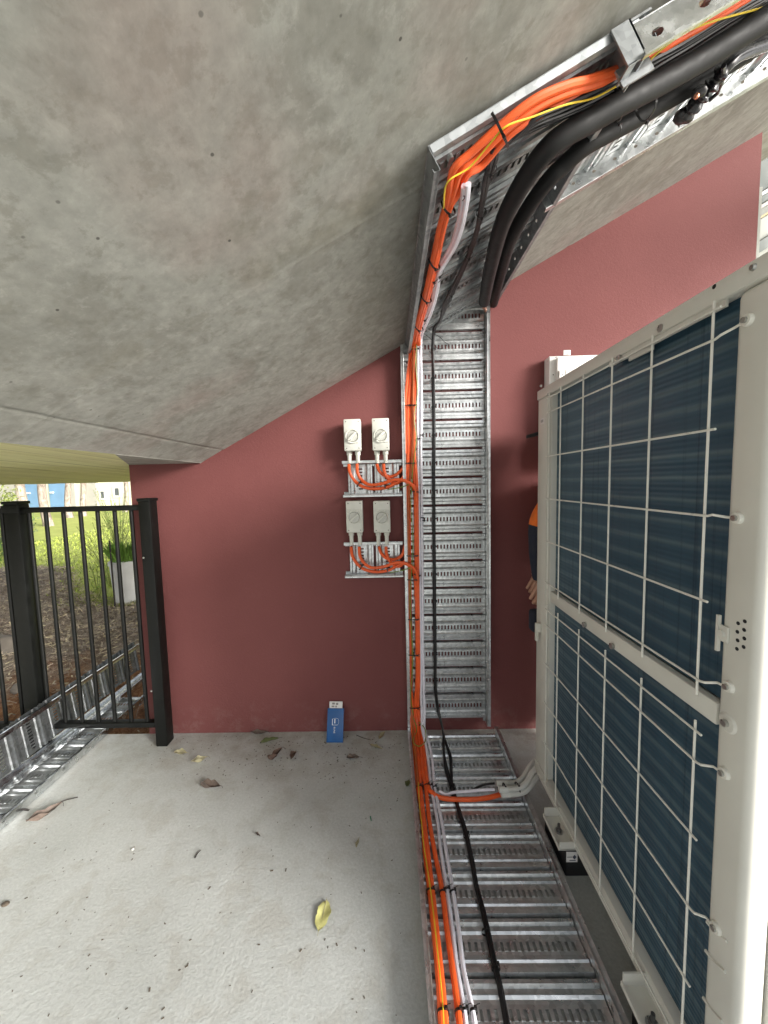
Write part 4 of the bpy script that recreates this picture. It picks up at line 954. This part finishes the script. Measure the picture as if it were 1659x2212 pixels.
twig([(421,1853),(427,1843),(434,1836)],.0022,'twig','short black twig on the bare middle of the floor')
twig([(0,1765),(22,1752),(45,1748),(62,1750)],.006,'twig','thick dark twig at the left edge beside the flat tray')
twig([(770,1588),(785,1594),(800,1598)],.0016,'twig','fine twig close behind the blue packet')
twig([(800,1764),(802,1773)],.0028,'chip_green','short green plastic offcut left of the floor tray','offcut')
p=onZ(287,1836,0)
b=MB(); b.ball((p.x,p.y,.003),.0045,7,(1.2,1,.6)); tag(b.build('pebble','chip_white'),'small white pebble left of the floor centre','pebble')
b=MB(); p=onZ(12,1955,0); b.ball((p.x,p.y,.004),.009,8,(1.4,1,.5)); tag(b.build('pebble','debris'),'dark oval pebble at the left edge of the floor','pebble')
b=MB(); rd=random.Random(5)
for i in range(520):
    if rd.random()<.75: px,py=rd.gauss(720,190),1588+abs(rd.gauss(0,50))
    else: px,py=rd.uniform(20,900),rd.uniform(1640,2200)
    if px>875 or px<5: continue
    if py<1590 or (px<300 and py<1700): continue
    p=onZ(px,py,0)
    if p.y>1.86: continue
    s=rd.uniform(.0008,.0022)*(1.4 if rd.random()<.12 else 1); a=rd.uniform(0,3.14); M=Matrix.Translation((p.x,p.y,0))@Matrix.Rotation(a,4,'Z')
    b.box((-s*rd.uniform(1,2.6),-s*.6,.0003),(s,s*.6,s*.7),M)
tag(b.build('litter','debris',centre=False),'fine dark crumbs and grit scattered over the concrete floor','litter',kind='stuff')
# ================================================================== OUTSIDE, LEFT
def rect(x0,y0,x1,y1,Y,th=.1,dy=0):
    a=onY(x0,y0,Y); c=onY(x1,y1,Y); return ((min(a.x,c.x),Y-th+dy,min(a.z,c.z)),(max(a.x,c.x),Y+dy,max(a.z,c.z)))
BY=17.0; zb=terr(-15,BY)
bl=empty('cream_building',(-14,BY,zb),'cream rendered building with blue doors beyond the lawn','building')
b=MB(); b.box((-32,BY,zb-.3),(-6,BY+6,3.4)); b.build('wall','render_cream',bl)
b=MB(); b.box((-32.3,BY-.5,3.402),(-5.7,BY+6.4,3.55)); b.build('roof','roof_metal',bl)
b=MB(); b.box((-32,BY-.06,zb-.3),(-6,BY-.002,zb+.12)); b.build('plinth','plinth_white',bl)
for (x0,x1,m,n) in ((-40,38,'door_grey','panel'),(57,95,'door_blue','door'),(108,145,'door_blue','door'),(183,209,'door_grey','panel'),(146,163,'door_grey','panel')):
    a=onY(x0,1060,BY); c=onY(x1,1060,BY); b=MB(); b.box((a.x,BY-.05,zb+.125),(c.x,BY-.003,2.6)); o=b.build(n,m,bl)
    if n=='door':
        b=MB(); b.box((a.x+.08,BY-.12,1.15),(a.x+.22,BY-.052,1.22)); h=b.build('handle','white_ink',o); 
for (x0,y0,x1,y1) in ((214,1058,231,1080),(244,1051,263,1074)):
    a=onY(x0,y0,BY);c=onY(x1,y1,BY)
    b=MB(); t=.08; b.box((a.x,BY-.05,c.z),(c.x,BY-.003,c.z+t)); b.box((a.x,BY-.05,a.z-t),(c.x,BY-.003,a.z)); b.box((a.x,BY-.05,c.z+t),(a.x+t,BY-.003,a.z-t)); b.box((c.x-t,BY-.05,c.z+t),(c.x,BY-.003,a.z-t)); wf=b.build('window','plinth_white',bl)
    b=MB(); b.box((a.x+t,BY-.03,c.z+t),(c.x-t,BY-.004,a.z-t)); b.build('pane','glass_dark',wf)
def tree(px,Y,wpx,lean,label,h=6.5,seed=0,crown=True):
    x=onY(px,1090,Y).x; z=terr(x,Y); rd=random.Random(seed); r=wpx*Y/F/2
    t=empty('tree',(x,Y,z),label,'tree','trees on the lawn')
    b=MB(); pts=[Vector((x+lean*k*.5+.04*math.sin(k*1.7+seed),Y+.03*math.cos(k+seed),z-.1+h*.7*k/8)) for k in range(9)]
    b.tube(spline(pts,4),lambda q:r*(1.15-.6*q)+ (r*.35*math.exp(-q*25)),12); tr_=b.build('trunk','bark',t,smooth=True)
    top=pts[-1]; ends=[]
    for k in range(6):
        a=k*1.05+seed; st_=pts[5+k%4]; e=st_+Vector((math.cos(a)*1.3,math.sin(a)*1.3,1.1+.3*(k%3))); ends.append(e)
        b=MB(); b.tube(spline([st_,st_.lerp(e,.5)+Vector((0,0,.15)),e],5),lambda q:r*.38*(1-.75*q),7); b.build('limb','bark',t,smooth=True)
    n=500; V=[]; 
    for i in range(n):
        c=ends[rd.randrange(len(ends))]+Vector((rd.gauss(0,.5),rd.gauss(0,.5),rd.gauss(.1,.38))); u=Vector((rd.gauss(0,1),rd.gauss(0,1),rd.gauss(0,1))).normalized()*.09; w2=u.cross(Vector((rd.random(),rd.random(),1))).normalized()*.035
        V+= [c-u,c+w2,c+u,c-w2]
    bulk('crown',np.array([tuple(v) for v in V]),np.arange(4*n).reshape(-1,4),['foliage_olive'],None,parent=t)
    return t
tree(50,9.0,17,.03,'leaning grey trunk at the left edge before the grey panels',seed=1)
tree(100,9.5,15,-.03,'mottled trunk standing between the two blue doors',seed=2)
tree(150,12,11,.0,'slim trunk right of the second blue door',seed=3)
tree(181,12.5,10,-.02,'brown trunk with dark base in the middle of the lawn',seed=4)
tree(270,14,8,.05,'thin pale trunk crossing between the two small windows',seed=5)
# low hanging foliage sprig (small shrub at left edge)
def leafy(name,c,rx,rz,n,size,mats,label,cat,stems=6,seed=0,arch=False):
    rd=random.Random(seed); t=empty(name,c,label,cat); c=Vector(c); V=[];MI=[]
    for k in range(stems):
        a=rd.uniform(0,6.28); e=c+Vector((math.cos(a)*rx*rd.uniform(.5,1),math.sin(a)*rx*.6,rz*rd.uniform(.6,1))); m_=c.lerp(e,.5)+Vector((0,0,rz*.12))
        sp=spline([c,m_,e],6); b=MB(); b.tube(sp,.0025*max(1,rx*3),4); b.build('stem','foliage_olive',t)
        for i in range(n//stems):
            q_=sp[rd.randrange(3,len(sp))]+Vector((rd.gauss(0,size*1.2),rd.gauss(0,size*1.2),rd.gauss(0,size))); u=Vector((rd.gauss(0,1),rd.gauss(0,1),rd.gauss(.4,1))).normalized()*size; w2=u.cross(Vector((rd.random(),rd.random(),1))).normalized()*size*.3
            V+= [q_-u,q_+w2,q_+u,q_-w2]; MI.append(rd.randrange(len(mats)))
    bulk('leaves',np.array([tuple(v) for v in V]),np.arange(len(V)).reshape(-1,4),mats,np.array(MI),parent=t); return t
def gp(px,Y): x=onY(px,1200,Y).x; return (x,Y,terr(x,Y)-.01)
c=gp(47,4.6); leafy('shrub',c,.22,.85,420,.03,['foliage_grey','foliage'],'grey green shrub behind the wide fence post','shrub',9,seed=3)
c=gp(12,4.2); leafy('shrub',c,.25,.8,420,.035,['foliage_grey','foliage'],'grey green shrub at the left edge of the picture','shrub',9,seed=4)
c=gp(20,8.2); leafy('shrub',(c[0],c[1],c[2]),.5,1.3,350,.06,['foliage_olive'],'tall yellow green shrub by the leftmost trunk','shrub',8,seed=9)
c=gp(232,3.75); leafy('wispy_plant',c,.30,.72,260,.014,['foliage_olive'],'wispy bare plant just left of the white planter','plant',26,seed=5)
c=gp(262,4.3); leafy('wispy_plant',c,.28,1.0,420,.016,['foliage_olive','foliage'],'tall feathery plant rising behind the white planter','plant',30,seed=6)
c=gp(205,3.5); leafy('wispy_plant',c,.18,.40,160,.014,['foliage'],'low green weed at the edge of the mulch','plant',9,seed=8)
# planter
PY=3.45; a=onY(241,1212,PY); c=onY(296,1300,PY); cx=(a.x+c.x)/2+.02; zb=c.z; zt=a.z; rt=.125; 
pl=empty('white_planter',(cx,PY,zb),'white tapered plastic planter with green grass by the fence','planter')
b=MB(); b.tube([(cx,PY,zb-.03),(cx,PY,zt)],lambda t:rt*(.8+.2*t),20); b.build('pot','planter_white',pl,smooth=True,angle=50)
b=MB(); b.tube([(cx,PY,zt-.03),(cx,PY,zt+.004)],lambda t:rt*1.05,20); b.build('rim','planter_white',pl,smooth=True,angle=50)
rd=random.Random(9); V=[]
for i in range(420):
    a_=rd.uniform(0,6.28); r0=rd.uniform(0,.10); bx=cx+math.cos(a_)*r0; by=PY+math.sin(a_)*r0; h=rd.uniform(.10,.20); ox=math.cos(a_)*rd.uniform(.01,.09); oy=math.sin(a_)*rd.uniform(.01,.09); s=.004
    V+=[(bx-s,by,zt),(bx+s,by,zt),(bx+ox*.5+s*.7,by+oy*.5,zt+h*.7),(bx+ox,by+oy,zt+h)]
bulk('planting',np.array(V),np.arange(len(V)).reshape(-1,4),['foliage'],None,parent=pl)
a=onY(223,1150,3.3); c=onY(247,1290,3.3); b=MB(); b.tube([(c.x,3.3,terr(c.x,3.3)-.03),(a.x+.05,3.3,onY(228,1168,3.3).z)],.007,7); tag(b.build('garden_stake','twig'),'dark leaning stake in front of the white planter','stake')
# ================================================================== OUTSIDE, RIGHT (seen past the end of the wall)
plastic('upper_white',(.7,.7,.67),.6)
nb=empty('neighbouring_building',(7,7,0),'grey green and timber building seen past the right end of wall','building')
NY=6.5
b=MB(); b.box((5.6,NY,0),(12,NY+3,6.2)); b.build('wall','siding_pale',nb)
def nbx(y0,y1,m,n,dy):   # sloping bands following an outside stair
    a=onY(1625,y0,NY-dy); c=onY(1625,y1,NY-dy); sl_=.57; b=MB()
    X0=a.x; X1=a.x+2.2
    P=[(X0,NY-dy,c.z),(X1,NY-dy,c.z+2.2*sl_),(X1,NY-dy,a.z+2.2*sl_),(X0,NY-dy,a.z)]; P+= [(x,NY-dy+.08,z) for x,y,z in P]
    b.add(P,[(0,1,2,3),(7,6,5,4),(0,4,5,1),(1,5,6,2),(2,6,7,3),(3,7,4,0)]); b.build(n,m,nb)
nbx(230,350,'upper_white','fascia',.11); nbx(352,428,'siding_green','cladding_band',.10); nbx(428,436,'plinth_white','handrail',.2); nbx(437,452,'siding_green','cladding_band',.25); nbx(455,462,'door_grey','stringer',.3); nbx(478,483,'timber_yellow','handrail',.35)
nbx(485,530,'siding_pale','cladding_band',.12); nbx(531,556,'siding_green','cladding_band',.22)
b=MB(); p=onY(1640,555,NY-.5); q2=onY(1659,680,NY-.5); b.box((5.2,NY-.5,p.z-1.2),(8,NY-.4,p.z-.05)); b.build('timber_panel','timber_yellow',nb)
# ================================================================== PERSON
pr=empty('person',(.76,1.69,0),'person in black cap, orange and navy work shirt, half hidden behind the outdoor unit','person')
def skin_mesh(name,verts,edges,radii,m,parent,sub=2,root=0):
    me=bpy.data.meshes.new(name); me.from_pydata([tuple(v) for v in verts],edges,[]); o=bpy.data.objects.new(name,me); COL.objects.link(o)
    md=o.modifiers.new('s','SKIN'); 
    for i,r in enumerate(radii):
        sv=me.skin_vertices[0].data[i]; sv.radius=r if isinstance(r,tuple) else (r,r)
    for i in range(len(verts)): me.skin_vertices[0].data[i].use_root=(i==root)
    md.use_smooth_shade=True; o.modifiers.new('ss','SUBSURF').levels=sub
    dg=bpy.context.evaluated_depsgraph_get(); dg.update(); m2=bpy.data.meshes.new_from_object(o.evaluated_get(dg)); bpy.data.objects.remove(o)
    m2.materials.clear()
    for q_ in (m if isinstance(m,list) else [m]): m2.materials.append(MT[q_])
    m2.shade_smooth(); o=bpy.data.objects.new(name,m2); COL.objects.link(o); o.parent=parent; o.location=-origin_of(parent); return o
bx,by=.80,1.69
V=[(bx+.02,by,.86),(bx+.01,by,.98),(bx,by,1.12),(bx-.005,by,1.24),(bx-.005,by,1.31),(bx-.01,by,1.36),(bx-.02,by,1.42),(bx-.025,by,1.49),     #0-7 spine, neck, head
   (bx-.10,by-.125,1.24),(bx-.185,by-.125,1.12),(bx-.185,by-.12,.98),(bx-.175,by-.12,.86),                                     # near arm 8-11
   (bx,by+.13,1.26),(bx+.02,by+.135,1.08),(bx-.02,by+.13,.94),(bx-.08,by+.12,.83),                                       # far arm 12-15
   (bx+.02,by-.08,.80),(bx+.0,by-.09,.48),(bx+.02,by-.09,.10),(bx-.06,by-.09,.05),
   (bx+.02,by+.08,.80),(bx+.02,by+.09,.48),(bx+.05,by+.09,.10),(bx-.03,by+.09,.05)]
E_=[(0,1),(1,2),(2,3),(3,4),(4,5),(5,6),(6,7),(3,8),(8,9),(9,10),(10,11),(3,12),(12,13),(13,14),(14,15),(0,16),(16,17),(17,18),(18,19),(0,20),(20,21),(21,22),(22,23)]
Rr=[(.10,.13),(.095,.125),(.105,.135),(.10,.13),(.055,.06),.048,(.075,.07),(.085,.075),.052,.043,.034,.026,.052,.043,.034,.026,.075,.055,.04,.035,.075,.055,.04,.035]
body=skin_mesh('body',V,E_,Rr,['navy_cloth','orange_cloth','skin','boot_tan'],pr)
for p_ in body.data.polygons:
    c=p_.center; z=c.z
    if z>1.335: k=2
    elif z<.14: k=3
    elif z>1.10 and z<1.335: k=1
    elif z<.87 and abs(c.y-by)>.07 and c.x<bx-.10: k=2
    else: k=0
    p_.material_index=k
# hands: palm, four fingers, thumb
for (hx,hy,hz,nm) in ((bx-.158,by-.12,.845,'hand'),(bx-.085,by+.12,.82,'hand')):
    V=[(hx,hy,hz+.02),(hx-.015,hy,hz-.05)]; E2=[(0,1)]; RR=[(.024,.018),(.034,.016)]
    for f in range(4):
        o_=(-.019+.0125*f); i=len(V); L=(.055,.060,.057,.048)[f]
        V+=[(hx-.012-o_,hy+.002,hz-.062),(hx-.016-o_*.9,hy+.020,hz-.068-L*.30),(hx-.008-o_*.85,hy+.038,hz-.060-L*.20)]; E2+=[(1,i),(i,i+1),(i+1,i+2)]; RR+=[.009,.0085,.0072]
    i=len(V); V+=[(hx-.036,hy+.004,hz-.03),(hx-.052,hy+.010,hz-.062)]; E2+=[(0,i),(i,i+1)]; RR+=[.010,.008]
    skin_mesh(nm,V,E2,RR,'skin',pr,1)
hx,hy,hz=bx-.025,by,1.455
b=MB(); b.ball((hx+.0,hy,hz),.085,16,(1.12,.9,1.30)); b.ball((hx-.098,hy,hz-.005),.014,8,(1,.8,1.4))
b.ball((hx-.072,hy-.03,hz+.02),.012,8); b.ball((hx-.072,hy+.03,hz+.02),.012,8); b.ball((hx+.01,hy-.079,hz),.02,8,(.7,.35,1.2)); b.ball((hx+.01,hy+.079,hz),.02,8,(.7,.35,1.2)); b.box((hx-.092,hy-.02,hz-.052),(hx-.082,hy+.02,hz-.046)); b.ball((hx-.06,hy,hz-.085),.035,8,(1,.9,.6))
b.build('head','skin',pr,smooth=True,angle=60)
b=MB()
for s in(-1,1): b.ball((hx-.083,hy+s*.03,hz+.021),.006,6)
b.build('eyes','hair',pr)
b=MB(); b.ball((hx+.018,hy,hz+.03),.088,14,(1.08,.94,1.0)); b.build('hair','hair',pr,smooth=True)
b=MB(); b.ball((hx+.006,hy,hz+.055),.094,16,(1.12,.96,.85))
pts=[]
for k in range(9):
    a=math.pi*(-.5+k/8); pts.append((hx-.062-.10*math.cos(a)*1.0,hy+.075*math.sin(a),hz+.045-.022*math.cos(a)))
n=len(pts); b.add([(hx-.04,hy,hz+.052)]+pts+[(x,y,z+.014) for x,y,z in pts]+[(hx-.04,hy,hz+.070)],[(0,i+2,i+1) for i in range(n-1)]+[(2*n+1,n+1+i,n+2+i) for i in range(n-1)]+[(1+i,2+i,n+2+i,n+1+i) for i in range(n-1)])
b.build('cap','cap_black',pr,smooth=True,angle=60)
b=MB(); tx,ty,tz=bx-.215,by-.13,.70; b.box((tx,ty-.02,tz-.05),(tx+.09,ty+.03,tz+.045)); tag(b.build('tool_pouch','navy_cloth',bevel=.016,seg=4),'dark tool pouch held below the hand of the person','pouch')
bpy.context.view_layer.update()
